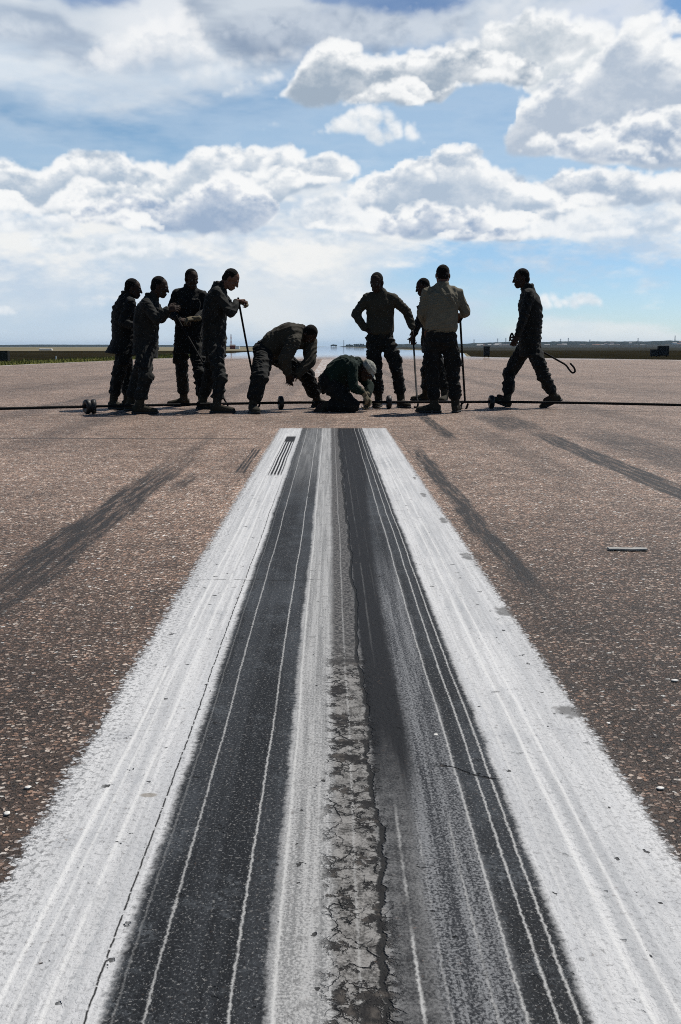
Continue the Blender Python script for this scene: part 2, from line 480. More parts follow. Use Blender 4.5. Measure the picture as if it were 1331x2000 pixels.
# clear air: Nishita tinted by height, and dimmed high up to cut fill on figures
tint = w.ramp(w.ss(EL, 0, 90, kind='LINEAR'), [(0.0, (0.80, 0.90, 1.06)), (0.05, (0.80, 0.93, 1.06)), (0.10, (0.98, 1.07, 1.03)), (0.15, (1.06, 1.13, 1.05)), (0.21, (0.80, 1.0, 1.08)), (0.36, (0.26, 0.33, 0.40)), (1.0, (0.24, 0.30, 0.37))])
clear = w.mix(1.0, sky.outputs[0], tint, 'MULTIPLY')
cloud_pix = make_clouds()
cloud_pix[..., :3] /= SKY_STRENGTH
ci = bpy.data.images.new('cloud_field', SNX, SNY, alpha=True, float_buffer=True)
ci.colorspace_settings.name = 'Non-Color'
ci.alpha_mode = 'CHANNEL_PACKED'
ci.pixels.foreach_set(cloud_pix.ravel())
ci.update()
ct = w.new('ShaderNodeTexImage', image=ci, interpolation='Cubic', extension='EXTEND')
w.put(ct.inputs['Vector'], w.vec(w.ss(AZ, SKY_A0, SKY_A1, kind='LINEAR'), w.ss(EL, SKY_E0, SKY_E1, kind='LINEAR')))
near = w.mul(w.ss(w.m('ABSOLUTE', AZ), 70, 24), w.ss(EL, 34, 25))
keep = w.mul(ct.outputs['Alpha'], near)
under = w.mix(keep, clear, (0, 0, 0))
over = w.mix(near, (0, 0, 0), ct.outputs['Color'])
cur = w.mix(1.0, under, over, 'ADD')
bg = w.new('ShaderNodeBackground')
w.put(bg.inputs['Color'], cur)
bg.inputs['Strength'].default_value = SKY_STRENGTH
wo = w.new('ShaderNodeOutputWorld')
wt.links.new(bg.outputs[0], wo.inputs['Surface'])

# ------------------------------------------------------------------ object helpers
def tag(o, label=None, cat=None, group=None, kind=None):
    if label: o['label'] = label
    if cat: o['category'] = cat
    if group: o['group'] = group
    if kind: o['kind'] = kind
    return o


def mesh(name, verts, faces, mat, parent=None, smooth=False):
    me = bpy.data.meshes.new(name)
    me.from_pydata([tuple(v) for v in verts], [], [tuple(f) for f in faces])
    me.update()
    if smooth:
        me.polygons.foreach_set('use_smooth', [True] * len(me.polygons))
    o = bpy.data.objects.new(name, me)
    COL.objects.link(o)
    if mat:
        me.materials.append(mat)
    if parent:
        o.parent = parent
    return o


def empty(name, loc, rz=0.0):
    o = bpy.data.objects.new(name, None)
    o.empty_display_size = 0.2
    COL.objects.link(o)
    o.location = loc
    o.rotation_euler = (0, 0, rz)
    return o


def sheet(name, pts, z, mat):
    return mesh(name, [(x, y, z) for x, y in pts], [tuple(range(len(pts)))], mat)


def new_mat(name):
    m = bpy.data.materials.new(name)
    m.use_nodes = True
    m.node_tree.nodes.clear()
    return m, NT(m.node_tree)


def finish(n, color, rough=0.8, bump=None, bump_d=0.01, spec=0.5, metallic=0.0, sheen=0.0, shader=None, bstr=1.0):
    b = n.new('ShaderNodeBsdfPrincipled')
    n.put(b.inputs['Base Color'], color)
    n.put(b.inputs['Roughness'], rough)
    n.put(b.inputs['Specular IOR Level'], spec)
    n.put(b.inputs['Metallic'], metallic)
    if sheen:
        n.put(b.inputs['Sheen Weight'], sheen)
    if bump is not None:
        k = n.new('ShaderNodeBump')
        n.put(k.inputs['Height'], bump)
        k.inputs['Distance'].default_value = bump_d
        k.inputs['Strength'].default_value = bstr
        n.t.links.new(k.outputs[0], b.inputs['Normal'])
    out = n.new('ShaderNodeOutputMaterial')
    n.t.links.new((shader or (lambda x: x))(b.outputs[0]), out.inputs['Surface'])
    return b


def simple(name, c, rough=0.7, var=0.2, scale=8.0, spec=0.5, metallic=0.0, bump=0.0):
    m, n = new_mat(name)
    g = n.new('ShaderNodeTexCoord').outputs['Object']
    k = n.noise(g, scale, 5, 0.6, dim='3D')
    f = n.ss(k, 0.3, 0.7)
    col = n.mix(f, tuple(x * (1 - var) for x in c), tuple(x * (1 + var) for x in c))
    finish(n, col, rough, bump=k if bump else None, bump_d=bump or 0.01, spec=spec, metallic=metallic)
    return m


# ------------------------------------------------------------------ ground materials (all in metres on the ground)
U = CAM_H / math.cos(PITCH)        # slope in the picture -> metres beside the runway axis


def Yr(py):
    return G(646, py).y


def ground_xy(n):
    g = n.new('ShaderNodeNewGeometry')
    x, y, z = n.xyz(g.outputs['Position'])
    return n.vec(x, y, 0.0), x, y


def asphalt(n, v, x, y):
    """coarse exposed-aggregate asphalt: colour, roughness, height, chip (0 binder .. 1 stone)"""
    wn = n.new('ShaderNodeTexNoise', noise_dimensions='2D')
    n.put(wn.inputs['Vector'], v); wn.inputs['Scale'].default_value = 95.0; wn.inputs['Detail'].default_value = 3.0
    wa = n.new('ShaderNodeVectorMath', operation='MULTIPLY_ADD')
    n.t.links.new(wn.outputs[1], wa.inputs[0]); wa.inputs[1].default_value = (0.016, 0.012, 0); n.put(wa.inputs[2], v)
    vo = n.vor(wa.outputs[0], 84.0)
    cr = n.xyz(vo.outputs['Color'])
    stone = n.ramp(cr[0], [(0.0, (0.033, 0.025, 0.020)), (0.20, (0.098, 0.069, 0.054)), (0.36, (0.221, 0.151, 0.114)), (0.54, (0.348, 0.229, 0.170)),
                           (0.68, (0.419, 0.254, 0.173)), (0.78, (0.350, 0.283, 0.238)), (0.90, (0.552, 0.425, 0.339)), (0.965, (0.731, 0.604, 0.503)), (1.0, (0.849, 0.849, 0.810))])
    near_shade = n.mul(n.ss(n.add(y, n.mul(n.sub(n.noise(v, 0.7, 4, 0.6), 0.5), 2.0)), 5.5, 1.2), 1.0)  # near end: binder and shade seen between chips, put into the colour
    v2 = n.vor(v, 210.0)
    c2 = n.xyz(v2.outputs['Color'])
    fine = n.ramp(n.mul(c2[0], n.mad(near_shade, -0.5, 1.0)), [(0.0, (0.021, 0.018, 0.015)), (0.5, (0.126, 0.084, 0.062)), (0.85, (0.263, 0.174, 0.124)), (1.0, (0.465, 0.365, 0.289))])
    d = vo.outputs['Distance']
    size = n.sub(n.mad(cr[1], 0.30, 0.30), n.mul(near_shade, 0.09))
    chip = n.ss(n.sub(size, d), -0.06, 0.10)
    col = n.mix(chip, fine, stone)
    big = n.noise(v, 0.55, 4, 0.6)
    mid = n.noise(v, 5.0, 4, 0.6)
    k = n.mul(n.ss(big, 0.25, 0.75, 0.86, 1.18), n.ss(mid, 0.25, 0.75, 0.78, 1.22))
    kc = n.new('ShaderNodeVectorMath', operation='SCALE')
    n.put(kc.inputs[0], col)
    n.put(kc.inputs['Scale'], n.mul(k, n.mad(near_shade, -0.48, 1.0)))
    h = n.add(n.mul(chip, n.mad(cr[2], 0.6, 0.5)), n.mul(n.sub(0.6, v2.outputs['Distance']), 0.35))
    return kc.outputs[0], h, chip, mid, big


def band(n, c, lo, hi, s, d=None):
    """1 between lo and hi (edges feathered by s)"""
    return n.mul(n.ss(c, lo - s, lo + s), n.ss(c, hi + s, hi - s))


RUBBER = [  # (slope lo, slope hi, feather, picture rows top, bottom, row feather metres, strength): tyre rubber on the asphalt
    (-1.47, -1.20, 0.03, 905, 1260, 1.6, 0.78), (-1.40, -1.27, 0.04, 846, 930, 0.8, 0.35), (-1.13, -1.03, 0.03, 928, 958, 0.25, 0.6),
    (0.775, 0.89, 0.02, 880, 1170, 0.6, 0.85), (0.70, 0.76, 0.02, 856, 960, 0.6, 0.35),
    (2.27, 2.53, 0.03, 846, 1010, 0.9, 0.8), (2.75, 3.4, 0.15, 838, 940, 1.5, 0.55), (1.25, 1.40, 0.03, 812, 856, 0.35, 0.8),
    (2.05, 2.65, 0.1, 812, 842, 0.5, 0.65), (-3.4, -2.9, 0.15, 808, 870, 1.2, 0.35), (-0.765, -0.672, 0.010, 876, 924, 0.14, 0.9),
    (1.62, 1.95, 0.1, 830, 930, 1.2, 0.3), (-4.9, -4.4, 0.15, 760, 830, 3.0, 0.35), (3.9, 4.4, 0.15, 700, 860, 5.0, 0.3),
    (1.9, 2.3, 0.1, 690, 790, 9.0, 0.35), (-2.4, -1.9, 0.12, 690, 790, 9.0, 0.35), (-1.0, -0.75, 0.05, 690, 790, 9.0, 0.3), (0.9, 1.2, 0.08, 690, 790, 9.0, 0.3), (6.2, 7.0, 0.3, 700, 790, 9.0, 0.28), (-7.6, -6.9, 0.3, 700, 800, 6.0, 0.28)]


def runway_color(n, v, x, y, marks=True):
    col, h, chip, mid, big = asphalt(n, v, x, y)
    wob = n.mul(n.sub(n.noise(v, 1.3, 3, 0.6), 0.5), 0.10)
    xx = n.add(x, wob)
    fine = n.noise(n.vec(n.mul(x, 9), n.mul(y, 0.6), 0), 4.0, 4, 0.65)
    tot = None
    for lo, hi, s, r0, r1, fy, k in (RUBBER if marks else ()):
        a = n.mul(band(n, xx, lo * U, hi * U, s * U), n.mul(n.ss(y, Yr(r1) - fy, Yr(r1) + fy), n.ss(y, Yr(r0) + fy, Yr(r0) - fy)))
        a = n.mul(a, k)
        if k == 0.9:
            a = n.mul(a, n.ss(n.m('SINE', n.mul(x, 2 * math.pi / 0.024)), -0.6, 0.3, 0.25, 1.0))
        tot = a if tot is None else n.mx(tot, a)
    tot = 0.0 if not marks else n.mn(n.mul(n.mul(tot, 1.35), n.ss(fine, 0.38, 0.58, 0.5, 1.0)), 0.96)
    tot = n.mul(tot, n.ss(n.add(h, n.mul(mid, 0.6)), 0.25, 0.8, 0.86, 1.0))
    # faint long rubber haze on the wheel paths
    hz = n.mul(n.ss(n.noise(n.vec(n.mul(x, 1.0), n.mul(y, 0.035), 0), 0.9, 4, 0.6), 0.52, 0.74), 0.22)
    tot = n.mx(tot, hz)
    col = n.mix(tot, col, (0.012, 0.0115, 0.011))
    # paving joints: one across, a few along
    jy = n.add(y, n.mul(n.sub(n.noise(v, 0.8, 3), 0.5), 0.10))
    j1 = n.mul(band(n, n.mad(x, 0.05, jy), Yr(858) - 0.03, Yr(858) + 0.03, 0.03), n.ss(x, -0.6, -0.75, 0.25, 0.85))
    jx = None
    for gx in () if not marks else (-3.8, -7.6, -11.3, 3.85, 7.7, 11.5, 15.2):
        q = n.mul(band(n, n.add(x, wob), gx - 0.02, gx + 0.02, 0.03), 0.45)
        jx = q if jx is None else n.mx(jx, q)
    jx = n.mul(jx, n.ss(y, 11.0, 13.0)) if marks else 0.0
    for gy in () if not marks else (19.0, 26.5, 38.0, 56.0):
        jx = n.mx(jx, n.mul(band(n, jy, gy - 0.06, gy + 0.06, 0.06), 0.5))
    col = n.mix(n.mx(j1, jx), col, (0.022, 0.02, 0.019))
    return col, h, chip, mid, tot


def mirage(n, v):
    """air lying hot on the pavement turns the last half degree into a mirror of the sky"""
    lw = n.new('ShaderNodeLayerWeight')
    lw.inputs[0].default_value = 0.5
    wob = n.mul(n.sub(n.noise(v, 0.12, 3, 0.6), 0.5), 0.004)
    f = n.ss(n.add(lw.outputs['Facing'], wob), 0.9865, 0.9932)
    gl = n.new('ShaderNodeBsdfGlossy')
    gl.inputs['Color'].default_value = (0.93, 0.96, 1.0, 1)
    gl.inputs['Roughness'].default_value = 0.03

    def wrap(s):
        mxn = n.new('ShaderNodeMixShader')
        n.put(mxn.inputs[0], n.mul(f, 0.95))
        n.t.links.new(s, mxn.inputs[1])
        n.t.links.new(gl.outputs[0], mxn.inputs[2])
        return mxn.outputs[0]
    return wrap


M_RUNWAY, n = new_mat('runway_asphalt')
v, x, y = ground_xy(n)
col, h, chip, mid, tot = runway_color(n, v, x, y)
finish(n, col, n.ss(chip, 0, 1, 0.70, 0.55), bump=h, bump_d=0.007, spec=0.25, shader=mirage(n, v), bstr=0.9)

# ---- painted centre line, worn and blackened by tyres
M_PAINT, n = new_mat('worn_centreline_paint')
v, x, y = ground_xy(n)
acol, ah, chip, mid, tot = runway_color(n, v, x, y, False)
wave = n.mul(n.sub(n.noise(n.vec(0, y, 0), 0.9, 4, 0.6), 0.5), 0.018)
uu = n.m('DIVIDE', n.add(x, wave), U)
grit = n.noise(v, 95.0, 3, 0.7)
grit2 = n.noise(v, 34.0, 4, 0.65)
grit3 = n.noise(v, 230.0, 2, 0.6)
vs = n.vec(n.mul(x, 1.0), n.mul(y, 0.02), 0)
streak = n.noise(vs, 55.0, 5, 0.7)
streak2 = n.noise(vs, 16.0, 4, 0.6)
along = n.noise(n.vec(n.mul(x, 3.0), n.mul(y, 0.7), 0), 1.6, 4, 0.6)
blot = n.noise(v, 6.5, 5, 0.65)
# paint
pc = n.mix(n.ss(streak, 0.34, 0.66), (0.43, 0.433, 0.436), (0.55, 0.552, 0.552))
pc = n.mix(n.mul(n.ss(streak2, 0.52, 0.74), 0.28), pc, (0.30, 0.315, 0.335))
pc = n.mix(n.mul(n.ss(blot, 0.55, 0.74), 0.34), pc, (0.30, 0.31, 0.325))
pc = n.mix(n.mul(n.ss(grit, 0.58, 0.72), 0.45), pc, (0.21, 0.215, 0.22))
# rubber
rb = n.mix(n.ss(streak2, 0.35, 0.65), (0.011, 0.0125, 0.0145), (0.027, 0.030, 0.034))
rb = n.mix(n.mul(n.ss(along, 0.50, 0.75), 0.5), rb, (0.062, 0.070, 0.080))
rb = n.mix(n.mul(n.ss(grit3, 0.60, 0.72), 0.5), rb, (0.17, 0.175, 0.18))
rb = n.mix(n.mul(n.ss(grit3, 0.45, 0.32), 0.6), rb, (0.006, 0.006, 0.007))
rb = n.mix(n.mul(n.ss(n.noise(v, 130.0, 3, 0.65), 0.64, 0.70), 0.5), rb, (0.26, 0.255, 0.245))
rb = n.mix(n.mul(n.mul(n.ss(n.noise(v, 9.0, 5, 0.7), 0.50, 0.72), n.ss(grit, 0.42, 0.58)), 0.55), rb, (0.085, 0.095, 0.105))
gy = n.mix(n.ss(n.add(n.add(n.mul(grit3, 0.45), n.mul(grit, 0.2)), n.mul(streak, 0.35)), 0.41, 0.61), (0.022, 0.024, 0.028), (0.185, 0.19, 0.197))
lg = n.mix(n.ss(n.add(n.mul(grit3, 0.5), n.mul(streak, 0.5)), 0.38, 0.60), (0.17, 0.172, 0.172), (0.36, 0.36, 0.355))
edge = n.add(n.mul(n.sub(grit, 0.5), 0.022), n.mul(n.sub(n.noise(v, 7.0, 4, 0.6), 0.5), 0.018))
ue = n.add(uu, edge)
Yn = Yr(1560)
spk = n.mx(n.mul(n.ss(uu, -0.47, -0.63), 0.75), n.mul(n.ss(uu, 0.58, 0.69), 0.4))
col = n.mix(n.mul(n.ss(grit, 0.50, 0.60), n.mx(spk, 0.10)), pc, (0.11, 0.115, 0.12))
col = n.mix(n.mul(n.ss(grit3, 0.60, 0.70), 0.40), col, (0.20, 0.205, 0.21))
# left dark lane, right lanes
col = n.mix(band(n, ue, -0.343, -0.097, 0.012), col, rb)
line_c = None
near_far = n.ss(y, Yr(1000), Yr(880))                       # 0 near, 1 far
col = n.mix(n.mul(n.mul(band(n, ue, -0.30, 0.0, 0.06), near_far), n.ss(streak, 0.30, 0.6, 0.8, 0.25)), col, lg)
col = n.mix(band(n, ue, -0.097, 0.012, 0.010), col, n.mix(n.mul(n.ss(grit2, 0.55, 0.68), 0.5), lg, (0.12, 0.12, 0.12)))
col = n.mix(band(n, ue, 0.004, 0.100, 0.012), col, n.mix(n.ss(y, Yr(1330), Yr(1240)), n.mix(n.ss(n.add(n.mul(grit2, 0.6), n.mul(grit3, 0.4)), 0.36, 0.62), (0.060, 0.058, 0.055), (0.225, 0.218, 0.208)), n.mix(n.ss(grit, 0.4, 0.65), (0.035, 0.035, 0.036), (0.14, 0.135, 0.13))))
col = n.mix(band(n, ue, 0.155, 0.300, 0.02), col, n.mix(n.ss(y, Yr(1180), Yr(1060)), gy, rb))
col = n.mix(band(n, ue, 0.290, 0.386, 0.010), col, rb)
col = n.mix(band(n, ue, 0.095, 0.170, 0.015), col, n.mix(n.ss(n.add(n.mul(grit3, 0.35), n.add(n.mul(streak2, 0.35), n.mul(grit2, 0.3))), 0.36, 0.64), (0.028, 0.029, 0.031), (0.135, 0.136, 0.137)))
tarw = n.mx(n.ss(y, Yr(1200), Yr(860), 0.015, 0.14), n.mul(n.sub(n.noise(n.vec(5.0, y, 0), 1.5, 3), 0.5), 0.04))
col = n.mix(n.mul(n.mul(n.ss(ue, 0.088, 0.104), n.ss(n.sub(ue, tarw), 0.20, 0.165)), n.ss(n.add(y, n.mul(n.sub(streak2, 0.5), 1.1)), Yr(1660), Yr(1440))), col, (0.010, 0.0105, 0.012))
# pale scored lines left between the tyre marks
LINES = [(-0.278, 0.0042, 0.9, 0), (-0.154, 0.0045, 1.0, 0), (-0.088, 0.008, 0.9, 0), (-0.047, 0.004, 0.4, 0), (-0.02, 0.003, 0.35, 0), (0.045, 0.006, 0.4, 0), (0.137, 0.007, 0.85, 1), (0.178, 0.004, 0.45, 1),
         (0.245, 0.005, 0.55, 1), (0.289, 0.0055, 0.8, 0), (0.334, 0.0052, 0.95, 0), (0.366, 0.0055, 0.95, 0), (-0.325, 0.003, 0.3, 0)]
for i, (c, wd, k, br) in enumerate(LINES):
    f = n.mul(band(n, n.add(uu, n.mul(n.sub(grit, 0.5), 0.010)), c - wd * 0.35, c + wd * 0.35, 0.0026), k * 0.85)
    br_n = n.noise(n.vec(i * 7.3, y, 0), 1.7 if br else 0.7, 5, 0.7)
    f = n.mul(f, n.ss(br_n, 0.40 if br else 0.22, 0.58 if br else 0.40))
    f = n.mul(f, n.ss(grit2, 0.25, 0.45, 0.55, 1.0))
    if 0.1 < c < 0.26:
        f = n.mul(f, n.mx(n.ss(y, Yr(1560), Yr(1640)), n.mul(n.ss(y, Yr(1330), Yr(1200)), 0.16)))
    col = n.mix(f, col, (0.47, 0.47, 0.46))
# grey smears in the right-hand white band, black hairline in the left one
for c, wd, k in ((0.455, 0.018, 0.35), (0.50, 0.010, 0.42), (0.535, 0.008, 0.30), (0.565, 0.02, 0.2), (-0.52, 0.012, 0.22), (-0.45, 0.006, 0.3), (-0.40, 0.004, 0.35)):
    col = n.mix(n.mul(n.mul(band(n, ue, c - wd, c + wd, wd * 0.7), k), n.ss(along, 0.38, 0.6)), col, (0.23, 0.245, 0.26))
for c, wd, k in ((-0.505, 0.004, 0.8), (-0.478, 0.003, 0.6), (-0.43, 0.004, 0.7), (0.475, 0.004, 0.7), (0.518, 0.003, 0.7), (0.42, 0.003, 0.4)):
    col = n.mix(n.mul(n.mul(band(n, uu, c - wd, c + wd, 0.003), k), n.ss(blot, 0.3, 0.5)), col, (0.60, 0.60, 0.59))
col = n.mix(n.mul(band(n, n.add(uu, n.mul(n.sub(grit2, 0.5), 0.006)), -0.367, -0.3635, 0.0014), n.mul(n.ss(n.noise(v, 45.0, 3, 0.6), 0.36, 0.46), n.ss(y, Yr(900), Yr(1000)))), col, (0.02, 0.02, 0.02))
# the dark grooved skid at the far end
comb = n.ss(n.m('SINE', n.mul(uu, 2 * math.pi / 0.026)), -0.5, 0.1)
sk = n.mul(n.mul(band(n, uu, -0.487, -0.383, 0.006), n.mul(n.ss(y, Yr(932), Yr(926)), n.ss(y, Yr(851), Yr(855)))), n.mx(comb, n.ss(y, Yr(866), Yr(862))))
col = n.mix(sk, col, (0.016, 0.016, 0.017))
for c, wd in ((0.555, 0.05), (0.44, 0.06)):
    col = n.mix(n.mul(n.mul(band(n, ue, c - wd, c + wd, 0.03), 0.4), n.mul(n.ss(y, Yr(880), Yr(850)), n.ss(streak, 0.4, 0.55))), col, (0.10, 0.105, 0.11))
# cracks: one long jagged joint, blocks beside it, and a stray crossing crack
cw = n.add(n.mul(n.sub(n.noise(n.vec(3.1, y, 0), 2.2, 2, 0.5), 0.5), 0.035), n.mul(n.sub(n.noise(n.vec(9.1, y, 0), 17.0, 4, 0.7), 0.5), n.ss(y, Yr(1250), Yr(1500), 0.006, 0.034)))
cx = n.sub(n.sub(x, 0.093 * U), cw)
ca = n.m('ABSOLUTE', cx)
nearc = n.ss(y, Yr(1050), Yr(1500))
jw = n.mul(n.ss(n.noise(n.vec(1.0, y, 0), 9.0, 3, 0.6), 0.3, 0.7, 0.5, 1.3), n.ss(y, 3.0, 9.0, 0.0042, 0.0095))
crack = n.mul(n.ss(n.sub(ca, jw), 0.0022, -0.0010), 0.97)
wv = n.new('ShaderNodeVectorMath', operation='MULTIPLY_ADD')
nz = n.new('ShaderNodeTexNoise', noise_dimensions='2D')
n.put(nz.inputs['Vector'], v); nz.inputs['Scale'].default_value = 22; nz.inputs['Detail'].default_value = 5
n.t.links.new(nz.outputs[1], wv.inputs[0]); wv.inputs[1].default_value = (0.075, 0.075, 0); n.t.links.new(v, wv.inputs[2])
ve = n.vor(wv.outputs[0], 21.0, 'DISTANCE_TO_EDGE').outputs['Distance']
blocks = n.ss(ve, n.ss(blot, 0.35, 0.65, 0.004, 0.085), 0.0)
zone = n.mul(band(n, ue, -0.012, 0.105, 0.018), n.ss(y, Yr(1230), Yr(1330)))
crack = n.mx(crack, n.mul(n.mul(blocks, zone), n.ss(blot, 0.40, 0.52)))
holes = n.mul(n.mul(n.ss(n.noise(v, 14.0, 6, 0.78), 0.53, 0.58), zone), 0.95)
crack = n.mx(crack, holes)
scr = n.mul(n.ss(n.m('ABSOLUTE', n.sub(n.add(y, n.mul(n.sub(n.noise(v, 30, 3), 0.5), 0.05)), n.mad(x, -0.55, Yr(1500) + 0.55 * 0.25 * U))), 0.006, 0.001), n.mul(band(n, uu, 0.245, 0.378, 0.02), 0.95))
crack = n.mx(crack, scr)
hl = n.mul(n.ss(n.m('ABSOLUTE', n.sub(n.add(y, n.mul(n.sub(n.noise(v, 4, 3), 0.5), 0.10)), Yr(1135))), 0.006, 0.001), n.mul(band(n, uu, -0.60, -0.05, 0.02), n.ss(grit2, 0.42, 0.52, 0.0, 0.65)))
crack = n.mx(crack, hl)
spit = n.mul(n.ss(n.noise(v, 26.0, 3, 0.6), 0.715, 0.74), n.ss(streak2, 0.4, 0.6, 0.3, 0.9))
crack = n.mx(crack, spit)
earth = n.mix(n.ss(grit2, 0.45, 0.7), (0.012, 0.011, 0.011), (0.06, 0.052, 0.045))
col = n.mix(crack, col, n.mix(holes, (0.012, 0.012, 0.012), earth))
# where the paint stops: flaking on the stone tops, bites along the right side, far end
flake = n.add(n.mul(n.sub(grit, 0.5), 1.3), n.mul(n.sub(chip, 0.5), 0.5))
le = n.mad(n.sub(grit2, 0.5), 0.07, uu)
pl = n.ss(n.add(n.m('DIVIDE', n.add(le, 0.615), 0.035), flake), -0.35, 0.35)
pr = n.ss(n.add(n.m('DIVIDE', n.sub(0.672, n.mad(n.sub(grit2, 0.5), 0.04, uu)), 0.030), n.mul(flake, 0.8)), -0.45, 0.35)
pe = n.ss(n.add(n.m('DIVIDE', n.sub(Yr(837), y), 0.10), flake), -0.5, 0.5)
cover = n.mul(n.mul(pl, pr), pe)
for px, py, rx, ry in ((827, 968, 0.016, 0.08), (866, 1018, 0.018, 0.08), (911, 1088, 0.022, 0.07), (985, 1196, 0.028, 0.06), (1112, 1394, 0.032, 0.045), (810, 935, 0.010, 0.07)):
    g = G(px, py)
    d = n.add(n.m('POWER', n.m('DIVIDE', n.sub(x, g.x), rx), 2.0), n.m('POWER', n.m('DIVIDE', n.sub(y, g.y), ry), 2.0))
    f = n.mul(n.ss(n.add(d, n.mul(n.sub(n.noise(v, 22.0, 4, 0.65), 0.5), 3.2)), 1.15, 0.25), 0.8)
    col = n.mix(f, col, n.mix(grit, (0.05, 0.05, 0.05), (0.15, 0.145, 0.14)))
bare = n.mul(n.ss(grit, 0.63, 0.70), n.ss(blot, 0.45, 0.65, 0.1, 0.8))
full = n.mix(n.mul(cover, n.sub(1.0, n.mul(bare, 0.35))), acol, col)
g = G(291, 1557)
sd_ = n.add(n.m('POWER', n.m('DIVIDE', n.sub(x, g.x), 0.016), 2.0), n.m('POWER', n.m('DIVIDE', n.sub(y, g.y), 0.009), 2.0))
full = n.mix(n.mul(n.ss(sd_, 1.4, 0.3), 0.6), full, (0.14, 0.11, 0.07))
hh = n.mix(cover, ah, n.add(n.mul(ah, 0.10), n.add(n.mul(grit, 0.40), 0.5)))
hh = n.sub(hh, n.mul(n.mul(crack, cover), 1.6))
finish(n, full, n.ss(tot, 0, 1, 0.62, 0.55), bump=hh, bump_d=0.0045, spec=n.ss(cover, 0, 1, 0.22, 0.10), shader=mirage(n, v), bstr=0.8)

# plain dry paint for the far markings
M_FARPAINT, n = new_mat('faded_white_paint')
v, x, y = ground_xy(n)
k = n.noise(n.vec(x, n.mul(y, 0.1), 0), 6.0, 5, 0.7)
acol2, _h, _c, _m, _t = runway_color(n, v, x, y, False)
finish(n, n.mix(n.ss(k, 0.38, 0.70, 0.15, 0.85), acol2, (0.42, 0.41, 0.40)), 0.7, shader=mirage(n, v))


def field_mat(name, c0, c1, c2, sc=0.05):
    m, n = new_mat(name)
    v, x, y = ground_xy(n)
    a = n.noise(v, sc, 6, 0.65)
    b = n.noise(v, sc * 14, 5, 0.7)
    col = n.mix(n.ss(a, 0.35, 0.65), c0, c1)
    col = n.mix(n.mul(n.ss(b, 0.45, 0.7), 0.6), col, c2)
    finish(n, col, 1.0, spec=0.0)
    return m


M_STEPPE = field_mat('dry_grassland', (0.15, 0.135, 0.095), (0.20, 0.175, 0.125), (0.10, 0.10, 0.05), 0.004)
M_DARKF = field_mat('dark_field', (0.012, 0.011, 0.007), (0.020, 0.017, 0.010), (0.034, 0.029, 0.014), 0.03)
M_VERGE = field_mat('verge_soil', (0.06, 0.065, 0.02), (0.10, 0.10, 0.03), (0.05, 0.06, 0.02), 0.2)

# ------------------------------------------------------------------ ground, runway, fields
tag(sheet('ground', [(-9000, -40), (9000, -40), (9000, 12000), (-9000, 12000)], -0.020, M_STEPPE), kind='structure')
LE = [(-13.9, -20), (-13.9, 20)] + [(G(a, b).x, G(a, b).y) for a, b in ((0, 714), (170, 706.5), (340, 699), (440, 690.5), (505, 686))]
RE = [(22.5, -20), (22.0, 30)] + [(G(a, b).x, G(a, b).y) for a, b in ((1331, 703), (1150, 700.5), (1000, 698.5), (912, 696.5), (906, 690), (860, 686))]
le_last, re_last = LE[-1], RE[-1]
rw = LE + [(-17, 900), (-17, 5500), (22, 5500), (22, 900)] + RE[::-1]
tag(sheet('runway', rw, 0.0, M_RUNWAY), kind='structure')
tag(sheet('dark_field', [(-900, 20), (LE[1][0] - 9, 20)] + [(a - (9.0 if b < 50 else (4.0 if b < 80 else 0.3)), b) for a, b in LE[2:]] + [(-16, 196), (-900, 196)], -0.012, M_DARKF), kind='structure')
tag(sheet('dark_field', [(900, 26), (900, 205), (26, 205), (RE[-1][0] + 0.4, RE[-1][1])] + [(a + 0.35, b) for a, b in RE[::-1][1:6]] + [(22.6, 26)], -0.012, M_DARKF), kind='structure')
tag(sheet('grass_verge', [(a - 12.0 if b < 50 else a - (5.0 if b < 80 else 0.6), b) for a, b in LE[:6]] + [(a - 0.2, b) for a, b in LE[:6]][::-1], -0.008, M_VERGE), kind='structure')
# side stripes along the two pavement edges
ls = [(a + 0.15, b) for a, b in LE[1:5]]; ls2 = [(a + 0.55, b) for a, b in LE[1:5]]
tag(sheet('edge_marking', ls + ls2[::-1], 0.004, M_FARPAINT), kind='structure')
rs = [(a - 0.5, b) for a, b in RE[1:6]]; rs2 = [(a - 1.3, b) for a, b in RE[1:6]]
tag(sheet('edge_marking', rs + rs2[::-1], 0.004, M_FARPAINT), kind='structure')
tag(sheet('centreline_marking', [(-0.668 * U, -3.0), (0.73 * U, -3.0), (0.73 * U, Yr(836) + 0.25), (-0.668 * U, Yr(836) + 0.25)], 0.004, M_PAINT), kind='structure')
for y0, y1 in ((Yr(737), Yr(737) + 36), (Yr(737) + 60, Yr(737) + 96)):
    tag(sheet('centreline_marking', [(-0.5, y0), (0.5, y0), (0.5, y1), (-0.5, y1)], 0.004, M_FARPAINT), kind='structure')

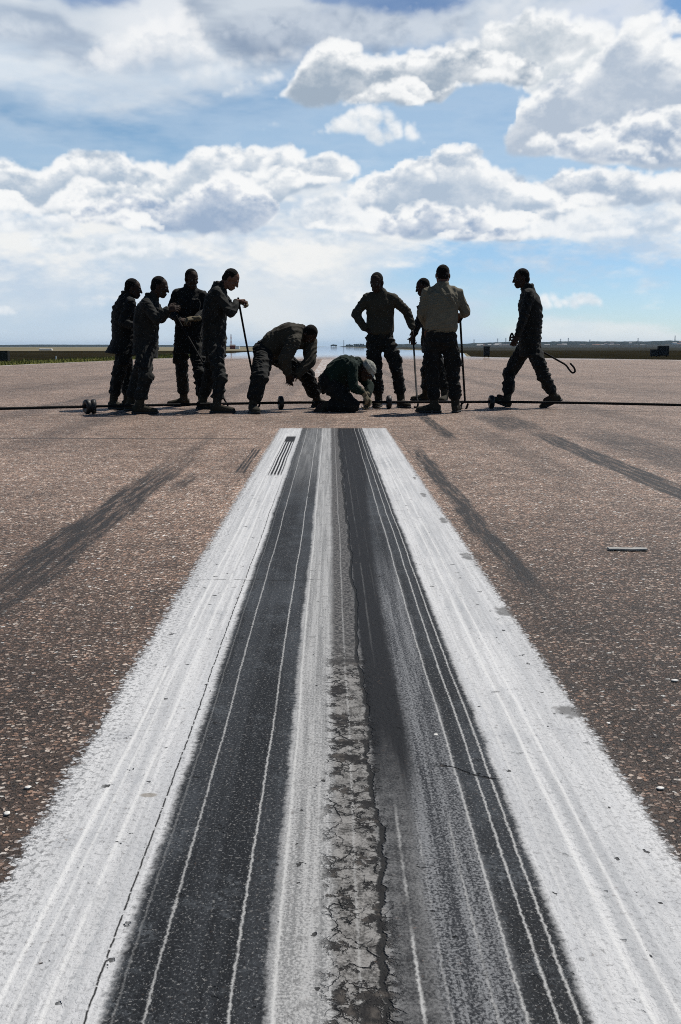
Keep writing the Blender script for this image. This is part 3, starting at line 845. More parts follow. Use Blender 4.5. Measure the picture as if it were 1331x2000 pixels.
# ------------------------------------------------------------------ modelling kit: closed pieces fused into one skin
class Prim:
    def __init__(self):
        self.v, self.f = [], []

    def rings(self, rings, cap=True):
        n = len(rings[0]); o = len(self.v)
        for r in rings: self.v.extend(r)
        for i in range(len(rings) - 1):
            for j in range(n):
                a, b = o + i * n + j, o + i * n + (j + 1) % n
                self.f.append((a, b, b + n, a + n))
        if cap:
            for base, ring, rev in ((o, rings[0], True), (o + (len(rings) - 1) * n, rings[-1], False)):
                c = len(self.v); self.v.append(sum((Vector(q) for q in ring), Vector()) / n)
                for j in range(n):
                    a, b = base + j, base + (j + 1) % n
                    self.f.append((b, a, c) if rev else (a, b, c))
        return self

    def cap(self, a, b, ra, rb, n=14):
        a, b = Vector(a), Vector(b)
        d = b - a
        if d.length < 1e-5: d = Vector((0, 0, 1e-4))
        w_ = d.normalized()
        p = w_.orthogonal().normalized(); q = w_.cross(p)
        out = []
        for c, r, ts in ((a, ra, (-80, -50, -20, 0)), (b, rb, (0, 20, 50, 80))):
            for t in ts:
                t = R(t)
                out.append([c + w_ * (r * math.sin(t)) + (p * math.cos(2 * math.pi * j / n) + q * math.sin(2 * math.pi * j / n)) * (r * math.cos(t)) for j in range(n)])
        return self.rings(out)

    def chain(self, pts, radii):
        for i in range(len(pts) - 1):
            self.cap(pts[i], pts[i + 1], radii[i], radii[i + 1])
        return self

    def ell(self, c, ax, ay, az, n=16):
        c = Vector(c); out = []
        for t in (-82, -60, -38, -16, 8, 30, 52, 70, 84):
            t = R(t)
            out.append([c + az * math.sin(t) + (ax * math.cos(2 * math.pi * j / n) + ay * math.sin(2 * math.pi * j / n)) * math.cos(t) for j in range(n)])
        return self.rings(out)

    def loft(self, secs, n=22, sq=2.3):
        out = []
        for c, ax, ay in secs:
            r = []
            for j in range(n):
                t = 2 * math.pi * j / n
                ct, st = math.cos(t), math.sin(t)
                r.append(Vector(c) + ax * (abs(ct) ** (2 / sq) * (1 if ct > 0 else -1)) + ay * (abs(st) ** (2 / sq) * (1 if st > 0 else -1)))
            out.append(r)
        return self.rings(out)


def fuse(prim, name, mat, parent, base, voxel=0.009, smooth=4, fold=0.0, seed=1, down=1.0):
    me = bpy.data.meshes.new('t')
    me.from_pydata([tuple(Vector(q) - base) for q in prim.v], [], prim.f)
    ob = bpy.data.objects.new('t', me)
    COL.objects.link(ob)
    r = ob.modifiers.new('r', 'REMESH'); r.mode = 'VOXEL'; r.voxel_size = voxel; r.adaptivity = 0
    s = ob.modifiers.new('s', 'SMOOTH'); s.factor = 0.5; s.iterations = smooth
    dg = bpy.context.evaluated_depsgraph_get(); dg.update()
    m2 = bpy.data.meshes.new_from_object(ob.evaluated_get(dg), depsgraph=dg)
    bpy.data.objects.remove(ob, do_unlink=True)
    if fold and len(m2.vertices):
        nv = len(m2.vertices)
        co = np.empty(nv * 3, np.float32); m2.vertices.foreach_get('co', co); co = co.reshape(-1, 3)
        no = np.empty(nv * 3, np.float32); m2.vertex_normals.foreach_get('vector', no); no = no.reshape(-1, 3)
        rg = np.random.default_rng(seed)
        acc = np.zeros(nv, np.float32)
        wp = np.stack([np.sin(co @ rg.normal(size=3) * 9 + rg.random() * 6) for _ in range(3)], 1) * 0.05
        for k in range(7):
            d = rg.normal(size=3); d[2] *= 1.6; d /= np.linalg.norm(d)
            fr = rg.uniform(28, 75)
            msk = np.clip(np.sin(co @ (rg.normal(size=3) * 7) + rg.random() * 6) * 1.4, 0, 1)
            acc += (1 - np.abs(np.sin((co + wp) @ d * fr + rg.random() * 6)) * 2.0) * msk * (30 / fr)
        co += no * (acc * fold)[:, None].astype(np.float32)
        m2.vertices.foreach_set('co', co.ravel()); m2.update()
    m2.name = name
    m2.polygons.foreach_set('use_smooth', [True] * len(m2.polygons))
    m2.materials.clear(); m2.materials.append(mat)
    o = bpy.data.objects.new(name, m2)
    COL.objects.link(o)
    if parent: o.parent = parent
    return o


# ------------------------------------------------------------------ cloth, skin, metal
def camo(name, tones, rough=0.85):
    m, n = new_mat(name)
    g = n.new('ShaderNodeTexCoord').outputs['Object']
    mp = n.new('ShaderNodeMapping'); n.t.links.new(g, mp.inputs[0]); mp.inputs['Scale'].default_value = (1.0, 1.0, 0.55)
    a = n.noise(mp.outputs[0], 14.0, 4, 0.6, 0.6, dim='3D')
    b = n.noise(mp.outputs[0], 23.0, 4, 0.6, 0.4, dim='3D')
    c = n.mix(n.ss(a, 0.47, 0.51), tones[0], tones[1])
    c = n.mix(n.ss(b, 0.56, 0.59), c, tones[2])
    wv = n.noise(g, 420.0, 2, 0.5, dim='3D')
    wr = n.noise(g, 26.0, 4, 0.6, 0.5, dim='3D')
    finish(n, c, rough, bump=n.add(n.mul(wv, 0.12), wr), bump_d=0.006, spec=0.2, sheen=0.03)
    return m


def cloth(name, c, rough=0.85):
    m, n = new_mat(name)
    g = n.new('ShaderNodeTexCoord').outputs['Object']
    a = n.noise(g, 6.0, 4, 0.6, dim='3D')
    wr = n.noise(g, 24.0, 4, 0.6, 0.5, dim='3D')
    finish(n, n.mix(n.ss(a, 0.3, 0.7), tuple(q * 0.85 for q in c), tuple(q * 1.12 for q in c)), rough, bump=wr, bump_d=0.006, spec=0.15, sheen=0.03)
    return m


def skin(name, c):
    m, n = new_mat(name)
    g = n.new('ShaderNodeTexCoord').outputs['Object']
    a = n.noise(g, 30.0, 4, 0.6, dim='3D')
    finish(n, n.mix(n.ss(a, 0.3, 0.7), tuple(q * 0.85 for q in c), tuple(q * 1.15 for q in c)), 0.7, bump=a, bump_d=0.001, spec=0.2)
    return m


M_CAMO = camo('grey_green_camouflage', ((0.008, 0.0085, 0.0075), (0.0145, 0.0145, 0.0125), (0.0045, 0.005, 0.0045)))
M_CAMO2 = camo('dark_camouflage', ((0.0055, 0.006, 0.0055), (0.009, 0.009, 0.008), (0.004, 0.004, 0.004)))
M_TAN = cloth('sand_shirt_cotton', (0.125, 0.112, 0.080))
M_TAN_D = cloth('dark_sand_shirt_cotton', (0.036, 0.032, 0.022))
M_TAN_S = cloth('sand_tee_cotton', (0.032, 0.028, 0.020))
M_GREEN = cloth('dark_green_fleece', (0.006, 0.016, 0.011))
M_SKIN = skin('tanned_skin', (0.028, 0.015, 0.010))
M_SKIN_L = skin('fair_skin', (0.12, 0.060, 0.040))
M_HAIR = cloth('short_dark_hair', (0.006, 0.005, 0.0045), 1.0)
M_CAP = camo('pale_camouflage', ((0.20, 0.20, 0.17), (0.28, 0.28, 0.25), (0.12, 0.125, 0.11)))
M_BOOT = simple('sage_suede', (0.028, 0.024, 0.016), 0.9, 0.25, 20, 0.2, bump=0.002)
M_SOLE = simple('boot_rubber', (0.018, 0.018, 0.018), 0.7, 0.2, 30, 0.3)
M_BELT = simple('webbing', (0.02, 0.02, 0.016), 0.8, 0.2, 40, 0.3)
M_EYE = simple('eye', (0.10, 0.09, 0.085), 0.2, 0.05, 40, 0.5)
M_GLOVE = simple('work_glove_leather', (0.12, 0.10, 0.06), 0.85, 0.25, 30, 0.3, bump=0.002)
M_STEEL = simple('blackened_steel', (0.010, 0.0095, 0.009), 0.75, 0.4, 25, 0.15)
M_CABLE = simple('greasy_wire_rope', (0.010, 0.0098, 0.0095), 0.8, 0.4, 60, 0.12, bump=0.002)
M_RUBBER = simple('black_rubber', (0.010, 0.010, 0.010), 0.5, 0.25, 18, 0.3, bump=0.001)


def unit_az(a, pitch=0.0):
    a, p = R(a), R(pitch)
    return Vector((math.cos(a) * math.cos(p), math.sin(a) * math.cos(p), math.sin(p)))


def make_hand(prim, wrist, d, nrm, side, curl=(18, 26, 20), s=1.0):
    """palm, four unequal fingers and a thumb; nrm points out of the palm, side is towards the thumb"""
    d = d.normalized()
    nrm = (nrm - d * nrm.dot(d)).normalized()
    t = d.cross(nrm).normalized()
    if t.dot(side) < 0: t = -t
    prim.loft([(wrist, t * 0.027 * s, nrm * 0.019 * s), (wrist + d * 0.03 * s, t * 0.036 * s, nrm * 0.017 * s), (wrist + d * 0.07 * s, t * 0.042 * s, nrm * 0.016 * s), (wrist + d * 0.098 * s, t * 0.040 * s, nrm * 0.013 * s)], n=14)
    for k, (off, ln) in enumerate(((0.031, 0.92), (0.0105, 1.0), (-0.0105, 0.94), (-0.031, 0.76))):
        p = wrist + d * (0.092 - abs(off) * 0.15) * s + t * off * s
        a = 0.0
        r = 0.0092 * s
        for seg, c in zip((0.044, 0.028, 0.021), curl):
            a += R(c + k * 3)
            q = p + (d * math.cos(a) + nrm * math.sin(a)) * seg * ln * s + t * off * 0.06
            prim.cap(p, q, r, r * 0.9, n=8)
            p, r = q, r * 0.9
    p = wrist + d * 0.03 * s + t * 0.03 * s
    for dirv, ln, r in ((d * 0.55 + t * 0.75 + nrm * 0.25, 0.042, 0.013), (d * 0.85 + t * 0.25 + nrm * 0.5, 0.032, 0.0105), (d * 0.9 + nrm * 0.5, 0.024, 0.0095)):
        q = p + dirv.normalized() * ln * s
        prim.cap(p, q, r * s, r * 0.92 * s, n=8)
        p = q


def person(label, sp):
    c = sp['base']
    base = G(*c)
    gs = [G(*sp[q]['ground']).y for q in ('ll', 'rl') if 'ground' in sp[q]]
    if len(gs) == 2:
        base.y = sum(gs) / 2
    Y0 = base.y
    phi = sp['phi']
    fw = unit_az(phi)
    left = Vector((-fw.y, fw.x, 0))
    root = empty('person', base)
    tag(root, label, 'person', 'maintenance crew at the cable')

    def J(q):
        return P(q[0], q[1], Y0 + (q[2] if len(q) > 2 else 0.0))
    N, H = J(sp['neck']), J(sp['pelvis'])
    N = N + (N - H).normalized() * 0.045
    up = (N - H).normalized()
    tw = sp.get('twist', 0.0)
    lsh = unit_az(phi + tw); lsh = Vector((-lsh.y, lsh.x, 0))
    lsh = (lsh - up * lsh.dot(up)).normalized()
    lh = (left - up * left.dot(up)).normalized() if sp.get('bent') is None else left
    dep_s = up.cross(lsh) * -1.0          # chest direction
    dep_h = up.cross(lh) * -1.0
    k = sp.get('k', 1.0)
    bend = sp.get('curve', 0.03)
    sh = {1: N - up * 0.105 + lsh * 0.165 * k, -1: N - up * 0.105 - lsh * 0.165 * k}
    hp = {1: H + lh * 0.088, -1: H - lh * 0.088}
    for s, key in ((1, 'shl'), (-1, 'shr')):
        if key in sp: sh[s] = J(sp[key])

    def sections(tab, gx=0.0, gy=0.0):
        out = []
        for t, wx, wy, f in tab:
            tt = min(max(t, 0), 1)
            ax = (lh * (1 - tt) + lsh * tt).normalized()
            ay = (dep_h * (1 - tt) + dep_s * tt).normalized()
            cc = H + (N - H) * t - ay * (bend * math.sin(math.pi * tt)) + ay * f
            out.append((cc, ax * (wx * k + gx), ay * (wy * k + gy)))
        return out
    TORSO = [(-0.10, 0.150, 0.105, 0), (0.05, 0.160, 0.115, 0), (0.22, 0.150, 0.108, 0.0), (0.45, 0.158, 0.112, 0), (0.70, 0.180, 0.122, 0.005), (0.82, 0.165, 0.108, 0), (0.90, 0.115, 0.085, 0), (0.96, 0.078, 0.068, 0), (1.05, 0.060, 0.060, 0)]
    arms, legs = {}, {}
    for s, key in ((1, 'la'), (-1, 'ra')):
        e, wv = J(sp[key][0]), J(sp[key][1])
        arms[s] = (sh[s], e, wv)
    for s, key in ((1, 'll'), (-1, 'rl')):
        if 'ground' in sp[key]:
            g = G(*sp[key]['ground']); an = g + Vector((0, 0, 0.095))
        else:
            an = J(sp[key]['ankle'])
        kq = sp[key]['knee']
        kn = P(kq[0], kq[1], (an.y + hp[s].y) / 2 + (kq[2] if len(kq) > 2 else 0.0))
        az, pt = sp[key].get('foot', (phi, 0))
        legs[s] = (hp[s], kn, an, unit_az(az, pt))
    # ---- body: one skin from crown to soles
    B = Prim()
    B.loft([(a, b * 0.88, d * 0.88) for a, b, d in sections(TORSO)])
    hc = J(sp['head'][:3]); haz, hpt = sp['head'][3], sp['head'][4]
    f = unit_az(haz, hpt)
    l = Vector((-math.sin(R(haz)), math.cos(R(haz)), 0))
    if len(sp['head']) > 5:
        l = (Matrix.Rotation(R(sp['head'][5]), 3, f) @ l)
    u = f.cross(l)
    hs = sp.get('hs', 1.0)

    def hd(a, b, cc): return hc + (f * a + l * b + u * cc) * hs
    B.ell(hd(-0.012, 0, 0.030), f * 0.098 * hs, l * 0.077 * hs, u * 0.089 * hs)
    B.ell(hd(0.026, 0, -0.030), f * 0.066 * hs, l * 0.060 * hs, u * 0.080 * hs)
    B.ell(hd(0.052, 0, -0.092), f * 0.036 * hs, l * 0.036 * hs, u * 0.025 * hs)
    B.cap(hd(0.045, 0.04, -0.083), hd(-0.015, 0.058, -0.045), 0.018, 0.02).cap(hd(0.045, -0.04, -0.083), hd(-0.015, -0.058, -0.045), 0.018, 0.02)
    B.cap(hd(0.086, 0, 0.018), hd(0.108, 0, -0.026), 0.009, 0.0135, n=10)
    B.cap(hd(0.078, 0.042, 0.026), hd(0.083, 0, 0.022), 0.011, 0.011, n=8).cap(hd(0.078, -0.042, 0.026), hd(0.083, 0, 0.022), 0.011, 0.011, n=8)
    for s in (1, -1):
        B.ell(hd(0.062, 0.042 * s, -0.022), f * 0.022, l * 0.02, u * 0.02)
        B.ell(hd(-0.012, 0.081 * s, -0.004), f * 0.019, l * 0.009, u * 0.031)
        B.cap(hd(0.086, 0.018 * s, -0.062), hd(0.094, 0, -0.060), 0.007, 0.008, n=8)
        B.cap(hd(0.083, 0.016 * s, -0.074), hd(0.090, 0, -0.075), 0.007, 0.008, n=8)
    B.cap(N - up * 0.05, hd(-0.024, 0, -0.060), 0.066, 0.061)
    for s in (1, -1):
        a, e, wv = arms[s]
        B.chain([a, e, wv], [0.052, 0.041, 0.029])
        B.cap(a, N - up * 0.05, 0.046, 0.055)
        dv = sp.get('lh' if s == 1 else 'rh', {})
        d = (wv - e).normalized()
        if 'dir' in dv: d = Vector(dv['dir']).normalized()
        nr = Vector(dv.get('n', (0, -0.3, -1)))
        sd = Vector(dv.get('side', tuple(fw + Vector((0, 0, 0.4)))))
        if not dv.get('glove'):
            make_hand(B, wv, d, nr, sd, dv.get('curl', (22, 30, 24)))
        else:
            B.cap(wv, wv + d * 0.04, 0.027, 0.03)
        h_, kn, an, fd = legs[s]
        B.chain([h_, kn, an], [0.080, 0.055, 0.038])
        B.cap(an, an + fd * 0.12 + Vector((0, 0, -0.05)) * (1 if abs(fd.z) < 0.2 else 0), 0.038, 0.030)
    fuse(B, 'body', sp.get('skin', M_SKIN), root, base, 0.0062, 2)
    E = []
    for s in (1, -1):
        q = Prim().ell(hd(0.076, 0.031 * s, 0.006), f * 0.012, l * 0.012, u * 0.010, n=10)
        o = mesh('eye', [Vector(p_) - base for p_ in q.v], q.f, M_EYE, root, True)
    for s in (1, -1):
        dv = sp.get('lh' if s == 1 else 'rh', {})
        if dv.get('glove'):
            a, e, wv = arms[s]
            d = Vector(dv['dir']).normalized() if 'dir' in dv else (wv - e).normalized()
            q = Prim(); q.cap(wv - d * 0.03, wv + d * 0.03, 0.036, 0.034)
            make_hand(q, wv, d, Vector(dv.get('n', (0, -0.3, -1))), Vector(dv.get('side', tuple(fw))), dv.get('curl', (30, 40, 30)), 1.18)
            fuse(q, 'glove', M_GLOVE, root, base, 0.006, 2)
    # ---- hair or cap
    if sp.get('cap'):
        q = Prim().ell(hd(-0.012, 0, 0.050), f * 0.106, l * 0.086, u * 0.080)
        q.loft([(hd(-0.012, 0, 0.03), f * 0.108, l * 0.088), (hd(-0.012, 0, 0.085), f * 0.104, l * 0.085)], n=24, sq=2.0)
        q.loft([(hd(0.06, 0, 0.042), l * 0.07, u * 0.006), (hd(0.13, 0, 0.030), l * 0.06, u * 0.005), (hd(0.155, 0, 0.024), l * 0.03, u * 0.004)], n=16)
        fuse(q, 'cap', M_CAP, root, base, 0.006, 3)
    else:
        q = Prim().ell(hd(-0.024, 0, 0.037), f * 0.094 * hs, l * 0.0815 * hs, u * 0.090 * hs)
        q.ell(hd(-0.052, 0, -0.018), f * 0.062 * hs, l * 0.070 * hs, u * 0.062 * hs)
        fuse(q, 'hair', sp.get('hair', M_HAIR), root, base, 0.0065, 2)
    # ---- upper garment
    top = sp.get('top', 'jacket')
    tm = sp.get('topmat', M_CAMO)
    q = Prim()
    if top == 'jacket':
        fl = sp.get('flare', 0.0)
        q.loft(sections([(-0.26, 0.188 + fl, 0.148 + fl, -fl * 0.8), (-0.12, 0.184 + fl * 0.5, 0.142 + fl * .5, -fl * 0.4), (0.05, 0.184, 0.146, 0), (0.22, 0.180, 0.142, 0.0), (0.45, 0.186, 0.148, 0), (0.68, 0.194, 0.152, 0.006), (0.80, 0.182, 0.124, 0), (0.89, 0.132, 0.100, 0), (0.96, 0.092, 0.084, 0), (1.02, 0.078, 0.076, 0)]))
        # collar
        q.loft([(N - up * 0.05, lsh * 0.088, dep_s * 0.088), (N + up * 0.022, lsh * 0.080, dep_s * 0.082), (N + up * 0.036, lsh * 0.072, dep_s * 0.074)])
        for s in (() if sp.get('plain') else (0.55, -0.55)):      # chest pockets
            cc = H + (N - H) * 0.68 + dep_s * 0.118 + lsh * 0.15 * s
            q.loft([(cc - up * 0.07, lsh * 0.055, dep_s * 0.020), (cc + up * 0.06, lsh * 0.055, dep_s * 0.026)], n=16, sq=4)
    else:
        q.loft(sections([(0.08, 0.158, 0.118, 0), (0.16, 0.180, 0.138, 0), (0.24, 0.182, 0.140, 0), (0.45, 0.176, 0.130, 0), (0.68, 0.186, 0.134, 0.005), (0.80, 0.176, 0.120, 0), (0.89, 0.126, 0.096, 0), (0.96, 0.086, 0.080, 0), (1.02, 0.070, 0.070, 0)]))
        q.loft([(N - up * 0.03, lsh * 0.078, dep_s * 0.078), (N + up * 0.028, lsh * 0.068, dep_s * 0.070)])
    sc = sp.get('sleeve', 1.0)
    for s in (1, -1):
        a, e, wv = arms[s]
        q.cap(a + up * 0.004, N - up * 0.055, 0.066, 0.062)
        q.cap(a - up * 0.03, a + (N - up * 0.3 - a) * 0.5, 0.070, 0.09)
        q.chain([a, a + (e - a) * 0.5, e, e + (wv - e) * 0.55, wv + (wv - e).normalized() * -0.015], [0.070 * sc, 0.066 * sc, 0.060 * sc, 0.056 * sc, 0.045 * sc])
        q.cap(wv - (wv - e).normalized() * 0.05, wv - (wv - e).normalized() * 0.02, 0.045 * sc, 0.045 * sc)
    fuse(q, top if top != 'fleece' else 'fleece', tm, root, base, 0.0085, 3, 0.0062, sp['seed'])
    # ---- trousers
    q = Prim()
    q.loft(sections([(-0.16, 0.165, 0.125, -0.005), (-0.05, 0.172, 0.132, -0.008), (0.08, 0.166, 0.125, -0.004), (0.17, 0.158, 0.117, 0)]))
    for s in (1, -1):
        h_, kn, an, fd = legs[s]
        q.cap(H - up * 0.06, h_, 0.11, 0.10)
        sd = (kn - an).normalized()
        mid_t = h_ + (kn - h_) * 0.5
        q.chain([h_, mid_t, kn, an + (kn - an) * 0.62, an + (kn - an) * 0.36, an + (kn - an) * 0.30], [r_ * sp.get('lk', 1.0) for r_ in (0.104, 0.096, 0.082, 0.080, 0.078, 0.066)])
        q.cap(an + (kn - an) * 0.36, an + (kn - an) * 0.44, 0.082 * sp.get('lk', 1.0), 0.080 * sp.get('lk', 1.0))
        out = lh * s
        q.loft([(mid_t + out * 0.075 - (kn - h_).normalized() * 0.07, out * 0.034, fw * 0.075), (mid_t + out * 0.082 + (kn - h_).normalized() * 0.10, out * 0.036, fw * 0.078)], n=16, sq=3.5)
        q.cap(kn + fw * 0.02, kn - fw * 0.01, 0.082 * sp.get('lk', 1.0), 0.084 * sp.get('lk', 1.0))
    fuse(q, 'trousers', sp.get('legmat', M_CAMO), root, base, 0.009, 3, 0.0085, sp['seed'] + 40)
    if top == 'shirt':
        q = Prim().loft(sections([(0.115, 0.170, 0.128, 0), (0.175, 0.168, 0.126, 0)]))
        fuse(q, 'belt', M_BELT, root, base, 0.009, 1)
    # ---- boots
    for s in (1, -1):
        h_, kn, an, fd = legs[s]
        lat = Vector((0, 0, 1)).cross(fd)
        lat = lat.normalized() if lat.length > 0.05 else left
        fu = fd.cross(lat).normalized()
        if fu.dot((kn - an)) < 0 and abs(fd.z) < 0.6: fu = -fu
        so = an - fu * 0.095
        q = Prim()
        q.chain([an + (kn - an).normalized() * 0.20, an + (kn - an).normalized() * 0.06, an - fu * 0.02], [0.058, 0.053, 0.052])
        q.loft([(so - fd * 0.075 + fu * 0.055, lat * 0.030, fu * 0.035), (so - fd * 0.05 + fu * 0.058, lat * 0.041, fu * 0.045), (so + fd * 0.03 + fu * 0.062, lat * 0.043, fu * 0.052), (so + fd * 0.10 + fu * 0.050, lat * 0.049, fu * 0.040),
                (so + fd * 0.16 + fu * 0.043, lat * 0.052, fu * 0.034), (so + fd * 0.205 + fu * 0.040, lat * 0.042, fu * 0.028), (so + fd * 0.222 + fu * 0.036, lat * 0.022, fu * 0.018)])
        bt = fuse(q, 'boot', sp.get('bootmat', M_BOOT), root, base, 0.008, 2)
        q = Prim().loft([(so - fd * 0.085 + fu * 0.014, lat * 0.026, fu * 0.014), (so - fd * 0.06 + fu * 0.014, lat * 0.041, fu * 0.0145), (so + fd * 0.04 + fu * 0.014, lat * 0.040, fu * 0.0130), (so + fd * 0.14 + fu * 0.014, lat * 0.054, fu * 0.014), (so + fd * 0.205 + fu * 0.016, lat * 0.046, fu * 0.014), (so + fd * 0.232 + fu * 0.020, lat * 0.022, fu * 0.012)], sq=3.0)
        so_o = mesh('sole', [Vector(p_) - base for p_ in q.v], q.f, M_SOLE, bt, True)
    if sp.get('debug'):
        for s in (1, -1):
            print('  side', s, 'arm %.2f %.2f' % ((arms[s][1] - arms[s][0]).length, (arms[s][2] - arms[s][1]).length), 'leg %.2f %.2f' % ((legs[s][1] - legs[s][0]).length, (legs[s][2] - legs[s][1]).length), 'torso %.2f' % (N - H).length)
    return root


PEOPLE = [
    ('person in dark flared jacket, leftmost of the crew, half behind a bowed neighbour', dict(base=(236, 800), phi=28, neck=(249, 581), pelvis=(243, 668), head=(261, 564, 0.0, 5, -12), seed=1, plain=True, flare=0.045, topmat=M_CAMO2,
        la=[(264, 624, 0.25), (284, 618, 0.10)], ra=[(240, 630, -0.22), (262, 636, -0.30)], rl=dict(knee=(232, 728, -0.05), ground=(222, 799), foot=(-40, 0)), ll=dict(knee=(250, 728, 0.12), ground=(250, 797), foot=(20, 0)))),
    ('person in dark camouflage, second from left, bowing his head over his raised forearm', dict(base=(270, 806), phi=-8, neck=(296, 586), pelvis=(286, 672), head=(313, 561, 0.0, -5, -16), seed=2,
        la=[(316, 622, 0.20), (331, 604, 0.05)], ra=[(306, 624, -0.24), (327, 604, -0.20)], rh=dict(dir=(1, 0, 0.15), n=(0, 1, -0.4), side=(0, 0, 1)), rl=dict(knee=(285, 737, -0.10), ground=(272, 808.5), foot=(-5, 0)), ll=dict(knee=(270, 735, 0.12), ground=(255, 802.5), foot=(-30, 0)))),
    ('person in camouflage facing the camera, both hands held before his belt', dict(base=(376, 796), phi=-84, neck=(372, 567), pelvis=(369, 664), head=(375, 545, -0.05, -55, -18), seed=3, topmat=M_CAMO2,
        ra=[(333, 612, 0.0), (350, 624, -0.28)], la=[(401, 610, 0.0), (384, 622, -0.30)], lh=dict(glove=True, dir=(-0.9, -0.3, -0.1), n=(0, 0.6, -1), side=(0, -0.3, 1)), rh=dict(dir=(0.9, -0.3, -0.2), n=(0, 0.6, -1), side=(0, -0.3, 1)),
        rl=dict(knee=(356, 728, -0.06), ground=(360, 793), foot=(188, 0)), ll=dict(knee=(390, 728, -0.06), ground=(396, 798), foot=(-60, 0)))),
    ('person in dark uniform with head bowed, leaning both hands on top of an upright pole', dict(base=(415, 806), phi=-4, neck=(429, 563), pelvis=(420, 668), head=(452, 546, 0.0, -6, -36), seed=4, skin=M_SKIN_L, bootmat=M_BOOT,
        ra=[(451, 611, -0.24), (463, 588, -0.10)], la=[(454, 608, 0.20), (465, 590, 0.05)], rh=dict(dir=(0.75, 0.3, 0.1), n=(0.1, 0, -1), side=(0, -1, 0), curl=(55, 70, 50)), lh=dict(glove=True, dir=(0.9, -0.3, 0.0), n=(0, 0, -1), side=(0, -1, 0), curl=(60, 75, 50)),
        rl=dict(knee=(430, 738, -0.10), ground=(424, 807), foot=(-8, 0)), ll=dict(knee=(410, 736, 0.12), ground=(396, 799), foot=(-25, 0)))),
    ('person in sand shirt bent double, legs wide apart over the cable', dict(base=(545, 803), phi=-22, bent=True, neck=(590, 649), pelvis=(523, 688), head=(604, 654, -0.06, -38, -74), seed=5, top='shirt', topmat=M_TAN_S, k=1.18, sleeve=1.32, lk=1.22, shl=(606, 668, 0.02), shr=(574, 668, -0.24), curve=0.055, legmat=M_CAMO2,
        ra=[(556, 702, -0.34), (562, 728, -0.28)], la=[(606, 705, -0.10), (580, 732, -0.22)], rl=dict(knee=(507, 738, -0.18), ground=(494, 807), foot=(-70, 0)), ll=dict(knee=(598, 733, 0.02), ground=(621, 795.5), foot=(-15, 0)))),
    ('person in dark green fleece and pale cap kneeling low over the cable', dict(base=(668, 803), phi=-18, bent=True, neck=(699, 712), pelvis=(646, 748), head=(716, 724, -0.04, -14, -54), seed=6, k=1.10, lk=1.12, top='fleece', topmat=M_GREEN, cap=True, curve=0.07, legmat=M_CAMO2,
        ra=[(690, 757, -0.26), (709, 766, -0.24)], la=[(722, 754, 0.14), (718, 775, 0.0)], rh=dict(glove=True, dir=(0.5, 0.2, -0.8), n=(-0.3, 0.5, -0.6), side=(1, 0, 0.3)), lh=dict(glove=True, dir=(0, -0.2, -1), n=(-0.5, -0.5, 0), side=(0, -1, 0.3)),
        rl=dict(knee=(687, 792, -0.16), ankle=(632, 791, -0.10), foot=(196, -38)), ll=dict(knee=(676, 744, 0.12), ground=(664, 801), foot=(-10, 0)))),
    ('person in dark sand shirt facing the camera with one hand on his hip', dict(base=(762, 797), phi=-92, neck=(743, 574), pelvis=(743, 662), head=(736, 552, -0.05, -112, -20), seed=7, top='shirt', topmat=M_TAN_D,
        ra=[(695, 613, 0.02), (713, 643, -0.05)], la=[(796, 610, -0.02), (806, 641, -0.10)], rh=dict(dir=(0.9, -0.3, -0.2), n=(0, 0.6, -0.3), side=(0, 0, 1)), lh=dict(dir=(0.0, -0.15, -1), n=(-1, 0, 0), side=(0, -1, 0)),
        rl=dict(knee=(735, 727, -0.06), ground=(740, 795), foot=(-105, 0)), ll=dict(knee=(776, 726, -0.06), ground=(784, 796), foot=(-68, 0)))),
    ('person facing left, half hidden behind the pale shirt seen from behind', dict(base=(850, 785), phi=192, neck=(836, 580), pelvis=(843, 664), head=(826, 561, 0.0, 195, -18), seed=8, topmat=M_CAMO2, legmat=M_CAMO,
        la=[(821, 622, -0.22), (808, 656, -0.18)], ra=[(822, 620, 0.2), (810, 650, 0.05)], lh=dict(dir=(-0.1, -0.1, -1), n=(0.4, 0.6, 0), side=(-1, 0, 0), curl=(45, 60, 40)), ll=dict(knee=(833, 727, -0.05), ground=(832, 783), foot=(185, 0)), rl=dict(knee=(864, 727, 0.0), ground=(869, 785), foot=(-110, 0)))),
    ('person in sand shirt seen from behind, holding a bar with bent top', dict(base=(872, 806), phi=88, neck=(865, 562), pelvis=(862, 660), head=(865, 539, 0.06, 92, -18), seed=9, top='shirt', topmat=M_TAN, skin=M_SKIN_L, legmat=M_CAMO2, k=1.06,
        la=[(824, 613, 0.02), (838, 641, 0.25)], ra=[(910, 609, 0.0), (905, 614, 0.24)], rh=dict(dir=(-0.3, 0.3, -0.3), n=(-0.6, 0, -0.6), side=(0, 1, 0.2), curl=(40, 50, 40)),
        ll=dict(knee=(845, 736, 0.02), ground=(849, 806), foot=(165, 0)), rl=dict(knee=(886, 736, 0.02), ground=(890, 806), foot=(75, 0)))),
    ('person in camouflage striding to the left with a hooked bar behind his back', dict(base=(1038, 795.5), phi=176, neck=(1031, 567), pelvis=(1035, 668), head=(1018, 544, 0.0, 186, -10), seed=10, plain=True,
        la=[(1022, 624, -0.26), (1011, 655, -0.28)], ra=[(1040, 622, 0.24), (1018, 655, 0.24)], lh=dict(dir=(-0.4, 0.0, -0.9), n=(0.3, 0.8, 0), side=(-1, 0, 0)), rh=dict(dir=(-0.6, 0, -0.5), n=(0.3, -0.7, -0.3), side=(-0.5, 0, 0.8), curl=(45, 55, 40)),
        rl=dict(knee=(996, 728, 0.08), ankle=(991, 781, 0.06), foot=(180, 22)), ll=dict(knee=(1063, 735, -0.08), ankle=(1082, 774, -0.08), foot=(182, -24)))),
]
